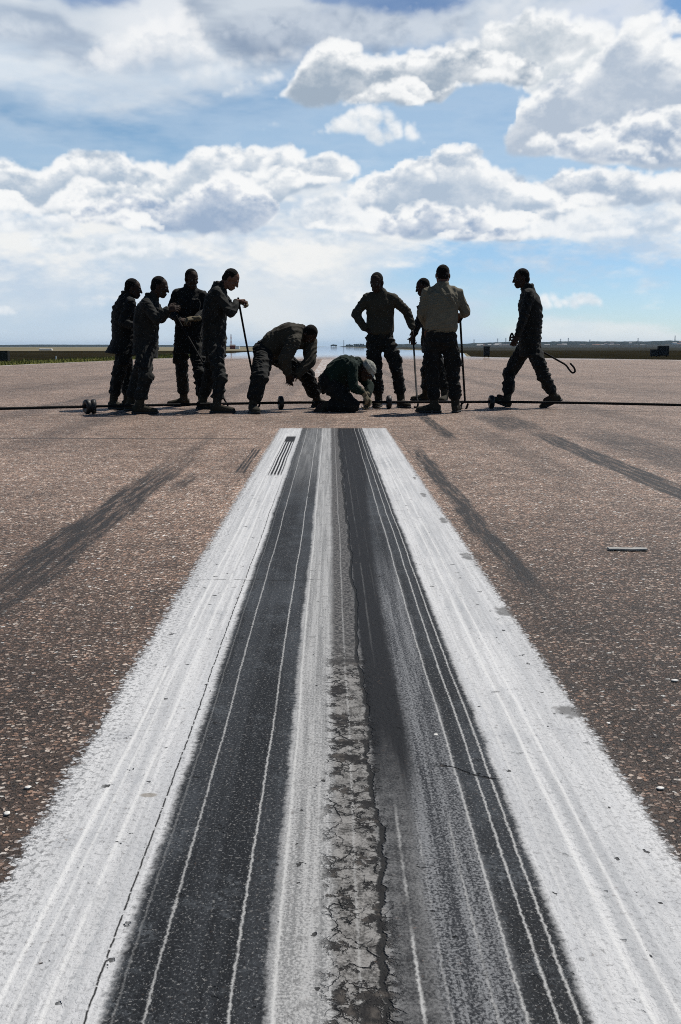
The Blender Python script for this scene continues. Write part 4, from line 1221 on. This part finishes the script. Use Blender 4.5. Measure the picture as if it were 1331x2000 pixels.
for lab, sp in PEOPLE:
    person(lab, sp)

# ------------------------------------------------------------------ the arresting cable and its rubber discs
CAB_H = 0.085
CONTACT = [(-260, 818), (-90, 815), (0, 813), (178, 808), (360, 803.8), (549, 799.7), (660, 799.0), (760, 798.6), (975, 797.8), (1150, 800.5), (1331, 804.8), (1480, 808.5), (1620, 812)]


def cable_at(px):
    py = float(np.interp(px, [c[0] for c in CONTACT], [c[1] for c in CONTACT]))
    g = G(px, py)
    return Vector((g.x, g.y, CAB_H))


def tube(pts, r, n=10, r_end=None):
    q = Prim(); out = []
    pts = [Vector(p_) for p_ in pts]
    prev = None
    for i, p_ in enumerate(pts):
        d = (pts[min(i + 1, len(pts) - 1)] - pts[max(i - 1, 0)]).normalized()
        a = prev - d * prev.dot(d) if prev is not None else d.orthogonal()
        a.normalize(); b = d.cross(a); prev = a
        out.append([p_ + (a * math.cos(2 * math.pi * j / n) + b * math.sin(2 * math.pi * j / n)) * r for j in range(n)])
    return q.rings(out)


def smooth_path(pts, per=6):
    """Catmull-Rom through the points"""
    pts = [Vector(p_) for p_ in pts]
    out = []
    for i in range(len(pts) - 1):
        a, b, c, d = pts[max(i - 1, 0)], pts[i], pts[i + 1], pts[min(i + 2, len(pts) - 1)]
        for k in range(per):
            t = k / per
            out.append(0.5 * ((2 * b) + (c - a) * t + (2 * a - 5 * b + 4 * c - d) * t * t + (3 * b - a - 3 * c + d) * t ** 3))
    out.append(pts[-1])
    return out


cp = smooth_path([cable_at(x_) for x_ in range(-260, 1621, 60)], 3)
q = tube(cp, 0.0165, 12)
o = mesh('steel_cable', q.v, q.f, M_CABLE, None, True)
tag(o, 'long black steel cable stretched across the runway just above the pavement', 'cable')


def lathe_disc():
    prof = [(0.020, -0.022), (0.040, -0.028), (0.066, -0.031), (0.079, -0.026), (0.0845, -0.014), (0.0845, 0.014), (0.079, 0.026), (0.066, 0.031), (0.040, 0.028), (0.020, 0.022)]
    v, f = [], []
    n = 28
    for r, z in prof:
        for j in range(n):
            t = 2 * math.pi * j / n
            v.append((z, r * math.cos(t), r * math.sin(t)))
    m = len(prof)
    for i in range(m):
        for j in range(n):
            a, b = i * n + j, i * n + (j + 1) % n
            c, d = ((i + 1) % m) * n + j, ((i + 1) % m) * n + (j + 1) % n
            f.append((a, b, d, c))
    return v, f


dv, df = lathe_disc()
first = None
DISCS = [(171.5, 'left disc of the pair of black rubber discs left of the crew', 14), (184, 'right disc of the pair of black rubber discs left of the crew', -10),
         (549, 'single black rubber disc between the legs of the person bent double', 0),
         (716, 'black rubber disc under the hands of the kneeling person', 6), (760, 'black rubber disc in front of the person with hand on hip', 0),
         (960, 'black rubber disc beside the striding person\'s raised front boot', 0)]
for px, lab, rz in DISCS:
    a, b = cable_at(px - 6), cable_at(px + 6)
    ang = math.atan2((b - a).y, (b - a).x)
    if first is None:
        o = first = mesh('rubber_disc', dv, df, M_RUBBER, None, True)
    else:
        o = first.copy(); COL.objects.link(o)
    o.location = cable_at(px); o.rotation_euler = (0, 0, ang + R(rz))
    tag(o, lab, 'disc', 'rubber discs threaded on the cable')


# ------------------------------------------------------------------ hooked steel bars
def hook_bar(label, shaft, hook, handle=None, r=0.0125, grip=None):
    root = empty('hook_bar', shaft[-1])
    tag(root, label, 'pry bar', 'hooked steel bars of the crew')
    base = root.location.copy()
    q = tube([p_ - base for p_ in smooth_path(shaft, 4)], r)
    mesh('shaft', q.v, q.f, M_STEEL, root, True)
    q = tube([p_ - base for p_ in smooth_path(hook, 5)], r * 0.98)
    mesh('hook', q.v, q.f, M_STEEL, root, True)
    if handle:
        q = tube([p_ - base for p_ in smooth_path(handle, 5)], r * 0.95)
        mesh('handle', q.v, q.f, M_STEEL, root, True)
    return root


Yp = {i: None for i in range(10)}
crew = [o for o in bpy.data.objects if o.name.startswith('person')]
crew.sort(key=lambda o: o.name if '.' in o.name else 'person.000')
for i, o in enumerate(crew):
    Yp[i] = o.location.y
y3, y4, y8, y9, y10 = Yp[2], Yp[3], Yp[7], Yp[8], Yp[9]
c5 = cable_at(503).y
hook_bar('straight steel bar with hooked foot under the hands of the bowed person', [P(465.5, 581, y4 - 0.04), P(468, 596, y4 - 0.02), P(485, 688, (y4 + c5) / 2 + 0.05), P(503, 774, c5 - 0.06)],
         [P(503, 774, c5 - 0.06), P(507, 783, c5 - 0.07), P(507, 792, c5 - 0.03), P(502, 796.5, c5 + 0.02), P(497, 793, c5 + 0.05)])
c3 = cable_at(442).y
hook_bar('thin steel bar slanting down in front of the person facing the camera at left', [P(345, 617, y3 - 0.34), P(352, 630, y3 - 0.34), P(405, 722, (y3 + c3) / 2 - 0.25), P(440, 783, c3 + 0.06)],
         [P(440, 783, c3 + 0.06), P(445, 790, c3 + 0.04), P(444, 796, c3 - 0.02), P(438, 797, c3 - 0.06)], r=0.011)
c8 = cable_at(816).y
hook_bar('steel bar held by the person half hidden behind the pale shirt', [P(807, 654, y8 - 0.2), P(808, 668, y8 - 0.22), P(812, 735, (y8 + c8) / 2), P(815, 779, c8 + 0.08)],
         [P(815, 779, c8 + 0.08), P(817, 788, c8 + 0.03), P(815, 795, c8 - 0.02), P(809, 795, c8 - 0.04)])
c9 = cable_at(908).y
hook_bar('steel bar with bent top and looped foot beside the person seen from behind', [P(899.5, 627, y9 + 0.26), P(903, 690, (y9 + c9) / 2 + 0.1), P(908, 774, c9 - 0.10)],
         [P(908, 774, c9 - 0.10), P(908, 784, c9 - 0.10), P(902, 789, c9 - 0.10), P(901, 797, c9 - 0.10), P(906, 801.5, c9 - 0.08), P(911, 798, c9 - 0.06), P(914.5, 788, c9 - 0.05)],
         [P(908, 612, y9 + 0.25), P(904, 619, y9 + 0.26), P(899.5, 627, y9 + 0.26)], r=0.0135)
hook_bar('short hooked bar carried slanting behind the striding person', [P(1003, 656, y10 + 0.27), P(1040, 676, y10 + 0.30), P(1077, 696.5, y10 + 0.30), P(1102, 710.5, y10 + 0.30)],
         [P(1102, 710.5, y10 + 0.30), P(1107, 714.5, y10 + 0.30), P(1113, 723, y10 + 0.30), P(1118.5, 728, y10 + 0.30), P(1123.5, 725.5, y10 + 0.30), P(1121.5, 718, y10 + 0.30), P(1114, 709.5, y10 + 0.30)],
         [P(1003, 656, y10 + 0.27), P(1000, 651, y10 + 0.27), P(996.5, 662, y10 + 0.27), P(1003, 665, y10 + 0.27), P(1008, 660, y10 + 0.27)], r=0.0125)

# ------------------------------------------------------------------ small things lying on the pavement
rnd = random.Random(5)


def pebble(px, py, s, label, mat, flat=0.22):
    g = G(px, py, 0.004)
    q = Prim()
    n = 12; out = []
    for t in (-80, -50, -15, 20, 55, 82):
        t = R(t)
        out.append([Vector((math.cos(2 * math.pi * j / n) * math.cos(t) * s * rnd.uniform(0.8, 1.15), math.sin(2 * math.pi * j / n) * math.cos(t) * s * 0.8 * rnd.uniform(0.8, 1.15), math.sin(t) * s * flat * rnd.uniform(0.9, 1.1))) for j in range(n)])
    q.rings(out)
    o = mesh('pebble', q.v, q.f, mat, None, True)
    o.location = (g.x, g.y, 0.002 + s * flat * 0.7); o.rotation_euler = (0, 0, rnd.uniform(0, 3))
    tag(o, label, 'pebble', 'pale pebbles lying on the pavement')
    return o


M_PEB = simple('white_quartz', (0.62, 0.60, 0.56), 0.6, 0.15, 90, 0.4, bump=0.001)
M_PEB2 = simple('grey_stone', (0.30, 0.28, 0.26), 0.7, 0.25, 90, 0.3, bump=0.001)
for px, py, s, lab in ((55, 1536, 0.0065, 'long white pebble by the ragged left edge of the paint'), (14, 1587, 0.0075, 'flat white pebble at the left picture edge'),
                       (1318, 1328, 0.009, 'pale flat pebble at the right picture edge'), (1290, 1538, 0.0075, 'pale pebble on the dark gravel right of the paint'),
                       (1188, 1411, 0.006, 'small bright pebble among the gravel right of the paint'), (1076, 1273, 0.006, 'tiny bright pebble just right of the paint edge'),
                       (852, 1434, 0.007, 'pale stone chip on the black lane right of the crack'), (130, 1640, 0.006, 'grey pebble below the two white ones at left')):
    pebble(px, py, s, lab, M_PEB2 if 'grey' in lab else M_PEB)
# a pale strip of scrap on the right
a, b = G(1188, 1073, 0.004), G(1263, 1074, 0.004)
M_STRIP = simple('pale_plastic', (0.26, 0.255, 0.235), 0.6, 0.2, 60, 0.4)
q = Prim()
q.loft([(Vector((0, 0, 0.007)) + (b - a) * (t - 0.5) + Vector((0, 0.004 * math.sin(t * 9), 0)), Vector((0, 0.015, 0)), Vector((0, 0, 0.004))) for t in (0, 0.2, 0.4, 0.6, 0.8, 1.0)], n=16, sq=5)
o = mesh('scrap_strip', q.v, q.f, M_STRIP)
o.location = (a + b) / 2; o.location.z = 0.0
tag(o, 'narrow pale strip of scrap lying flat on the right-hand pavement', 'scrap')


# ------------------------------------------------------------------ signs beside the runway, seen from behind
M_SIGN = simple('sign_backs_black', (0.012, 0.012, 0.012), 0.6, 0.2, 4, 0.3)


def box(q, c, s):
    x_, y_, z_ = s
    cx_, cy_, cz_ = c
    o_ = len(q.v)
    for dz in (-1, 1):
        for dx_, dyy in ((-1, -1), (1, -1), (1, 1), (-1, 1)):
            q.v.append(Vector((cx_ + dx_ * x_ / 2, cy_ + dyy * y_ / 2, cz_ + dz * z_ / 2)))
    for f in ((0, 3, 2, 1), (4, 5, 6, 7), (0, 1, 5, 4), (1, 2, 6, 5), (2, 3, 7, 6), (3, 0, 4, 7)):
        q.f.append(tuple(o_ + k for k in f))
    return q


def sign(label, x0, x1, ytop, ybase, dep=0.35):
    g0 = G((x0 + x1) / 2, ybase)
    Y = g0.y
    wd = (P(x1, ybase, Y) - P(x0, ybase, Y)).length
    ht = (P(x0, ytop, Y) - P(x0, ybase, Y)).length
    root = empty('runway_sign', (g0.x, Y, 0))
    tag(root, label, 'sign', 'black sign boxes beside the runway')
    q = box(Prim(), (0, 0, ht * 0.56), (wd * 0.94, dep * 0.9, ht * 0.84)); mesh('panel', q.v, q.f, M_SIGN, root)
    q = Prim()
    for zz in (ht * 0.125, ht * 0.99): box(q, (0, 0, zz), (wd, dep, ht * 0.03))
    for xx in (-wd * 0.485, wd * 0.485): box(q, (xx, 0, ht * 0.5575), (wd * 0.03, dep, ht * 0.83))
    mesh('frame', q.v, q.f, M_STEEL, root)
    for xx in (-wd * 0.36, wd * 0.36):
        q = box(Prim(), (xx, 0, ht * 0.0525), (0.06, 0.06, ht * 0.11)); mesh('leg', q.v, q.f, M_STEEL, root)


sign('large black sign box cut off by the left picture edge', -34, 18, 685, 707)
sign('tall black sign box at the far right beside the pavement', 1285, 1305, 676, 697)
sign('lower black sign box touching the tall one at far right', 1271, 1285, 682.5, 697.3)
sign('narrow black sign box by the pavement between pole and striding person', 945, 956, 676.5, 697)

# small white marker and pale block on the left field
g = G(110, 702)
q = tube([(0, 0, 0), (0, 0, 0.12), (0, 0, 0.2)], 0.045, 10)
o = mesh('marker_post', q.v, q.f, M_PEB, None); o.location = g
tag(o, 'tiny white marker post in the dark grass at left', 'marker')
g = G(56, 685)
q = Prim().loft([(Vector((-1.3, 0, 0.16)), Vector((0, 0.5, 0)), Vector((0, 0, 0.14))), (Vector((-1.2, 0, 0.2)), Vector((0, 0.55, 0)), Vector((0, 0, 0.2))), (Vector((1.2, 0, 0.18)), Vector((0, 0.55, 0)), Vector((0, 0, 0.19))), (Vector((1.3, 0, 0.15)), Vector((0, 0.5, 0)), Vector((0, 0, 0.14)))], sq=6)
o = mesh('concrete_block', q.v, q.f, M_PEB, None); o.location = (g.x, g.y + 12, 0)
tag(o, 'low white concrete block on the tan field at far left', 'block')

# ------------------------------------------------------------------ grass along the left edge
M_GRASS, n = new_mat('green_grass')
oi = n.new('ShaderNodeNewGeometry')
v, x, y = ground_xy(n)
gv = n.noise(v, 1.5, 4, 0.6)
finish(n, n.mix(n.ss(gv, 0.35, 0.65), (0.075, 0.085, 0.018), (0.17, 0.16, 0.045)), 0.9, spec=0.15)
vv, ff = [], []
rg = random.Random(3)
for k in range(9000):
    t = rg.random()
    yy = 24 + 90 * t * t
    xe = float(np.interp(yy, [p_[1] for p_ in LE[1:]], [p_[0] for p_ in LE[1:]]))
    xx = xe - 0.25 - rg.random() ** 1.3 * (9.0 if yy < 60 else 5.0)
    h_ = rg.uniform(0.05, 0.15); wd = rg.uniform(0.012, 0.03); a = rg.random() * 6.28
    lx, ly = rg.uniform(-0.05, 0.05), rg.uniform(-0.05, 0.05)
    b0 = len(vv)
    vv += [(xx - wd * math.cos(a), yy - wd * math.sin(a), -0.008), (xx + wd * math.cos(a), yy + wd * math.sin(a), -0.008), (xx + lx, yy + ly, h_)]
    ff.append((b0, b0 + 1, b0 + 2))
tag(mesh('grass', vv, ff, M_GRASS), kind='stuff')

# ------------------------------------------------------------------ far country: low hills, trees, a town, masts
M_HILL = field_mat('wooded_hill', (0.014, 0.020, 0.016), (0.024, 0.028, 0.020), (0.050, 0.046, 0.034), 0.012)
M_HILLT = field_mat('dry_hill', (0.15, 0.135, 0.085), (0.20, 0.175, 0.115), (0.08, 0.08, 0.05), 0.006)
M_PLAIN = field_mat('town_plain', (0.022, 0.025, 0.022), (0.038, 0.038, 0.032), (0.07, 0.066, 0.055), 0.02)
tag(sheet('town_plain', [(24, 206), (3600, 206), (3600, 2700), (40, 2700)], -0.008, M_PLAIN), kind='structure')


def zpx(py, Y):        # height that shows at that picture row, at distance Y
    return P(646, py, Y).z


def ridge(name, prof, Y, depth, mat, rough=0.8, seed=1, step=6.0):
    x0, x1 = P(prof[0][0], 677, Y).x, P(prof[-1][0], 677, Y).x
    px = [P(a_, 677, Y).x for a_, b_ in prof]; pz = [zpx(b_, Y) for a_, b_ in prof]
    nx_ = max(8, int((x1 - x0) / step)); rg = np.random.default_rng(seed)
    xs = np.linspace(x0, x1, nx_)
    zt = np.interp(xs, px, pz)
    v_, f_ = [], []
    rows = [(-0.5, 0.0), (-0.38, 0.35), (-0.22, 0.7), (-0.06, 0.95), (0.06, 1.0), (0.3, 0.8), (0.5, 0.0)]
    for t, hgt in rows:
        nz_ = (rg.random(nx_) - 0.5) * rough + np.convolve(rg.random(nx_) - 0.5, np.ones(9) / 3, 'same') * rough
        for i in range(nx_):
            v_.append((xs[i], Y + t * depth, max(-0.5, zt[i] * hgt + (nz_[i] if hgt > 0.3 else 0)) if hgt > 0 else -0.5))
    for r_ in range(len(rows) - 1):
        for i in range(nx_ - 1):
            a_ = r_ * nx_ + i
            f_.append((a_, a_ + 1, a_ + nx_ + 1, a_ + nx_))
    return tag(mesh(name, v_, f_, mat), kind='structure')


ridge('hills', [(-900, 676), (-300, 673.5), (0, 673.8), (80, 672.8), (200, 673.2), (330, 673.6), (420, 674.8), (520, 676.6)], 3600, 700, M_HILL, 0.5, 2, 12)
ridge('hills', [(664, 676.9), (700, 674.0), (760, 672.0), (850, 672.2), (920, 670.5), (990, 667.6), (1060, 668.0), (1130, 666.6), (1210, 667.0), (1331, 665.5), (1500, 666), (2200, 671)], 2700, 500, M_HILL, 1.3, 3, 7)
ridge('hills', [(860, 677.2), (930, 674.6), (1100, 673.4), (1331, 672.6), (1600, 673), (2200, 675)], 1900, 260, M_PLAIN, 0.5, 4, 9)
ridge('hills', [(-700, 680.6), (-100, 680.2), (120, 680.6), (300, 681.0), (430, 681.8), (520, 683.5)], 420, 120, M_HILLT, 0.06, 5, 4)


def clump(label, px0, px1, ytop, Y, mat, seed):
    """a far clump of trees: many leaf clusters over short trunks"""
    a_, b_ = P(px0, 677, Y), P(px1, 677, Y)
    wd = b_.x - a_.x; top_ = zpx(ytop, Y)
    root = empty('tree', ((a_.x + b_.x) / 2, Y, 0)); tag(root, label, 'tree', 'far trees along the horizon')
    rg = random.Random(seed)
    q = Prim()
    for k in range(60):
        u_ = rg.uniform(-0.5, 0.5)
        hh_ = top_ * (0.35 + 0.6 * rg.random()) * (1 - 0.7 * abs(u_) ** 2)
        c_ = Vector((u_ * wd, rg.uniform(-0.25, 0.25) * wd, hh_))
        s_ = top_ * rg.uniform(0.10, 0.2)
        q.ell(c_, Vector((s_ * 1.3, 0, 0)), Vector((0, s_ * 1.2, 0)), Vector((0, 0, s_)), n=7)
    mesh('crown', q.v, q.f, mat, root)
    q = tube([(0, 0, -0.3), (0.05, 0, top_ * 0.3), (0, 0, top_ * 0.7)], top_ * 0.05, 8)
    mesh('trunk', q.v, q.f, mat, root)


M_TREE = simple('far_foliage', (0.030, 0.042, 0.024), 0.9, 0.4, 0.6, 0.1)
clump('small lone clump of trees on the horizon at the end of the runway', 646.5, 658.5, 672.8, 2400, M_TREE, 1)
clump('low tree on the skyline right of the thin mast', 676, 690, 672.8, 2300, M_TREE, 2)
clump('wider tree on the skyline left of the hand-on-hip person', 692, 712, 671.5, 2250, M_TREE, 3)
clump('dark bush behind the bent person at the pavement edge', 502, 512, 680.5, 330, M_TREE, 4)

# the town on the right-hand hill
M_WALLS = [simple('pale_render', c_, 0.8, 0.1, 0.3, 0.2) for c_ in ((0.62, 0.60, 0.56), (0.45, 0.38, 0.31), (0.36, 0.34, 0.33), (0.55, 0.50, 0.42))]
M_ROOF = [simple('house_roof', c_, 0.85, 0.15, 0.3, 0.2) for c_ in ((0.14, 0.11, 0.10), (0.24, 0.13, 0.09), (0.30, 0.29, 0.28))]
rg = random.Random(11)
KIND = ['white house', 'tan house', 'grey house', 'cream house']
RK = ['dark roof', 'red-brown roof', 'grey roof']
for k in range(64):
    px = rg.uniform(930, 1360)
    Y = rg.uniform(2120, 2560)
    f_ = (Y - 2450) / 500 + 0.5
    top_ = float(np.interp(px, [920, 990, 1060, 1130, 1210, 1331, 1500], [670.5, 667.6, 668, 666.6, 667, 665.5, 666]))
    hillz = zpx(top_, 2700)
    t_ = (Y - 2700) / 500
    zz = max(0.0, float(np.interp(t_, [-1.2, -0.5, -0.38, -0.22, -0.06], [0, 0, 0.35, 0.7, 0.95])) * hillz)
    wi, de, hi = rg.uniform(7, 15), rg.uniform(7, 10), rg.uniform(2.6, 4.8)
    m_, r_ = rg.randrange(4), rg.randrange(3)
    pos = P(px, 677, Y)
    root = empty('house', (pos.x, Y, zz), rg.uniform(-0.5, 0.5))
    tag(root, f'tiny {KIND[m_]} with {RK[r_]} in the distant town on the right horizon', 'house', 'houses of the distant town')
    q = box(Prim(), (0, 0, hi / 2 - 0.6), (wi, de, hi + 1.2)); mesh('wall', q.v, q.f, M_WALLS[m_], root)
    q = Prim(); e_ = 0.5; rh = rg.uniform(1.2, 2.2)
    q.v = [Vector(p_) for p_ in ((-wi / 2 - e_, -de / 2 - e_, hi), (wi / 2 + e_, -de / 2 - e_, hi), (wi / 2 + e_, de / 2 + e_, hi), (-wi / 2 - e_, de / 2 + e_, hi), (-wi / 2 - e_, 0, hi + rh), (wi / 2 + e_, 0, hi + rh))]
    q.f = [(0, 1, 5, 4), (2, 3, 4, 5), (0, 4, 3), (1, 2, 5), (0, 3, 2, 1)]
    mesh('roof', q.v, q.f, M_ROOF[r_], root)

M_LATTICE = simple('galvanised_lattice', (0.16, 0.17, 0.18), 0.6, 0.2, 0.5, 0.4)
M_RED = simple('mast_red', (0.40, 0.045, 0.035), 0.6, 0.15, 0.5, 0.4)
M_WHITE = simple('mast_white', (0.70, 0.69, 0.67), 0.6, 0.1, 0.5, 0.4)


def bar(q, a_, b_, r_):
    t_ = tube([a_, b_], r_, 5)
    o_ = len(q.v); q.v += t_.v; q.f += [tuple(o_ + k for k in f) for f in t_.f]


def lattice(q, z0, z1, w0, w1, r_, n_):
    for i in range(n_):
        za, zb = z0 + (z1 - z0) * i / n_, z0 + (z1 - z0) * (i + 1) / n_
        wa, wb = w0 + (w1 - w0) * i / n_, w0 + (w1 - w0) * (i + 1) / n_
        ca = [Vector((sx * wa, sy * wa, za)) for sx, sy in ((-1, -1), (1, -1), (1, 1), (-1, 1))]
        cb = [Vector((sx * wb, sy * wb, zb)) for sx, sy in ((-1, -1), (1, -1), (1, 1), (-1, 1))]
        for j in range(4):
            bar(q, ca[j], cb[j], r_); bar(q, ca[j], cb[(j + 1) % 4], r_ * 0.7)


def mast(label, px, ytop, Y, wid, r_, striped):
    pos = P(px, 677, Y); ht = zpx(ytop, Y)
    root = empty('radio_mast', (pos.x, Y, 0)); tag(root, label, 'mast')
    ns = 6 if striped else 2
    for i in range(ns):
        q = Prim(); lattice(q, ht * i / ns, ht * (i + 1) / ns, wid * (1 - 0.55 * i / ns), wid * (1 - 0.55 * (i + 1) / ns), r_, 3)
        mesh('mast_section', q.v, q.f, (M_RED if i % 2 == 0 else M_WHITE) if striped else M_LATTICE, root)


mast('red and white banded lattice mast beyond the bowed pole holder', 452, 653, 620, 0.42, 0.085, True)
mast('thin grey lattice mast on the skyline near the runway end', 672, 664, 1500, 0.5, 0.16, False)
for px, yt, lab in ((926, 662.5, 'leftmost of the power pylons on the right skyline'), (972, 661, 'power pylon just left of the striding person, first of two'), (988, 660, 'power pylon just left of the striding person, nearer him'),
                    (1095, 661.5, 'power pylon on the skyline just right of the striding person'), (1110, 660, 'second power pylon right of the striding person'), (1152, 663, 'small power pylon over the middle of the right-hand town'),
                    (1246, 660, 'power pylon over the sign boxes at far right'), (1318, 655, 'tallest power pylon near the right picture edge')):
    Y = 2760; pos = P(px, 677, Y)
    base_z = zpx(float(np.interp(px, [920, 990, 1060, 1130, 1210, 1331], [670.5, 667.6, 668, 666.6, 667, 665.5])), 2700) - 1.5
    ht = zpx(yt, Y) - base_z
    root = empty('power_pylon', (pos.x, Y, base_z)); tag(root, lab, 'pylon', 'power pylons on the right skyline')
    q = Prim(); lattice(q, 0, ht, 1.3, 0.35, 0.20, 4); mesh('tower', q.v, q.f, M_LATTICE, root)
    for zf in (0.72, 0.9):
        q = Prim(); bar(q, Vector((-2.6, 0, ht * zf)), Vector((2.6, 0, ht * zf)), 0.18); mesh('crossarm', q.v, q.f, M_LATTICE, root)

# little red and white shed by the striped mast
Y = 330; pos = P(458, 684, Y)
root = empty('shed', (pos.x, Y, 0)); tag(root, 'tiny red shed with white front section left of the leaning bar', 'shed')
q = box(Prim(), (-0.5, 0, 0.55), (1.7, 1.4, 1.1)); mesh('wall', q.v, q.f, simple('shed_red', (0.16, 0.035, 0.028), 0.8, 0.2, 2, 0.2), root)
q = box(Prim(), (1.05, 0, 0.45), (1.39, 1.3, 0.9)); mesh('annex', q.v, q.f, M_WHITE, root)
q = Prim(); q.v = [Vector(p_) for p_ in ((-1.45, -0.8, 1.11), (0.42, -0.8, 1.11), (0.42, 0.8, 1.11), (-1.45, 0.8, 1.11), (-1.45, 0, 1.45), (0.42, 0, 1.45))]; q.f = [(0, 1, 5, 4), (2, 3, 4, 5), (0, 4, 3), (1, 2, 5), (0, 3, 2, 1)]
mesh('roof', q.v, q.f, M_ROOF[0], root)

# ------------------------------------------------------------------ the air between
if True:
    M_HAZE = bpy.data.materials.new('haze_air'); M_HAZE.use_nodes = True
    nt = M_HAZE.node_tree; nt.nodes.clear()
    pv = nt.nodes.new('ShaderNodeVolumePrincipled')
    pv.inputs['Color'].default_value = (0.52, 0.74, 1.0, 1)
    pv.inputs['Density'].default_value = 0.00006
    pv.inputs['Anisotropy'].default_value = 0.2
    ou = nt.nodes.new('ShaderNodeOutputMaterial'); nt.links.new(pv.outputs[0], ou.inputs['Volume'])
    q = box(Prim(), (0, 5985, 22.0), (18100, 12100, 46.1))
    hz = mesh('haze', q.v, q.f, M_HAZE); tag(hz, kind='stuff')
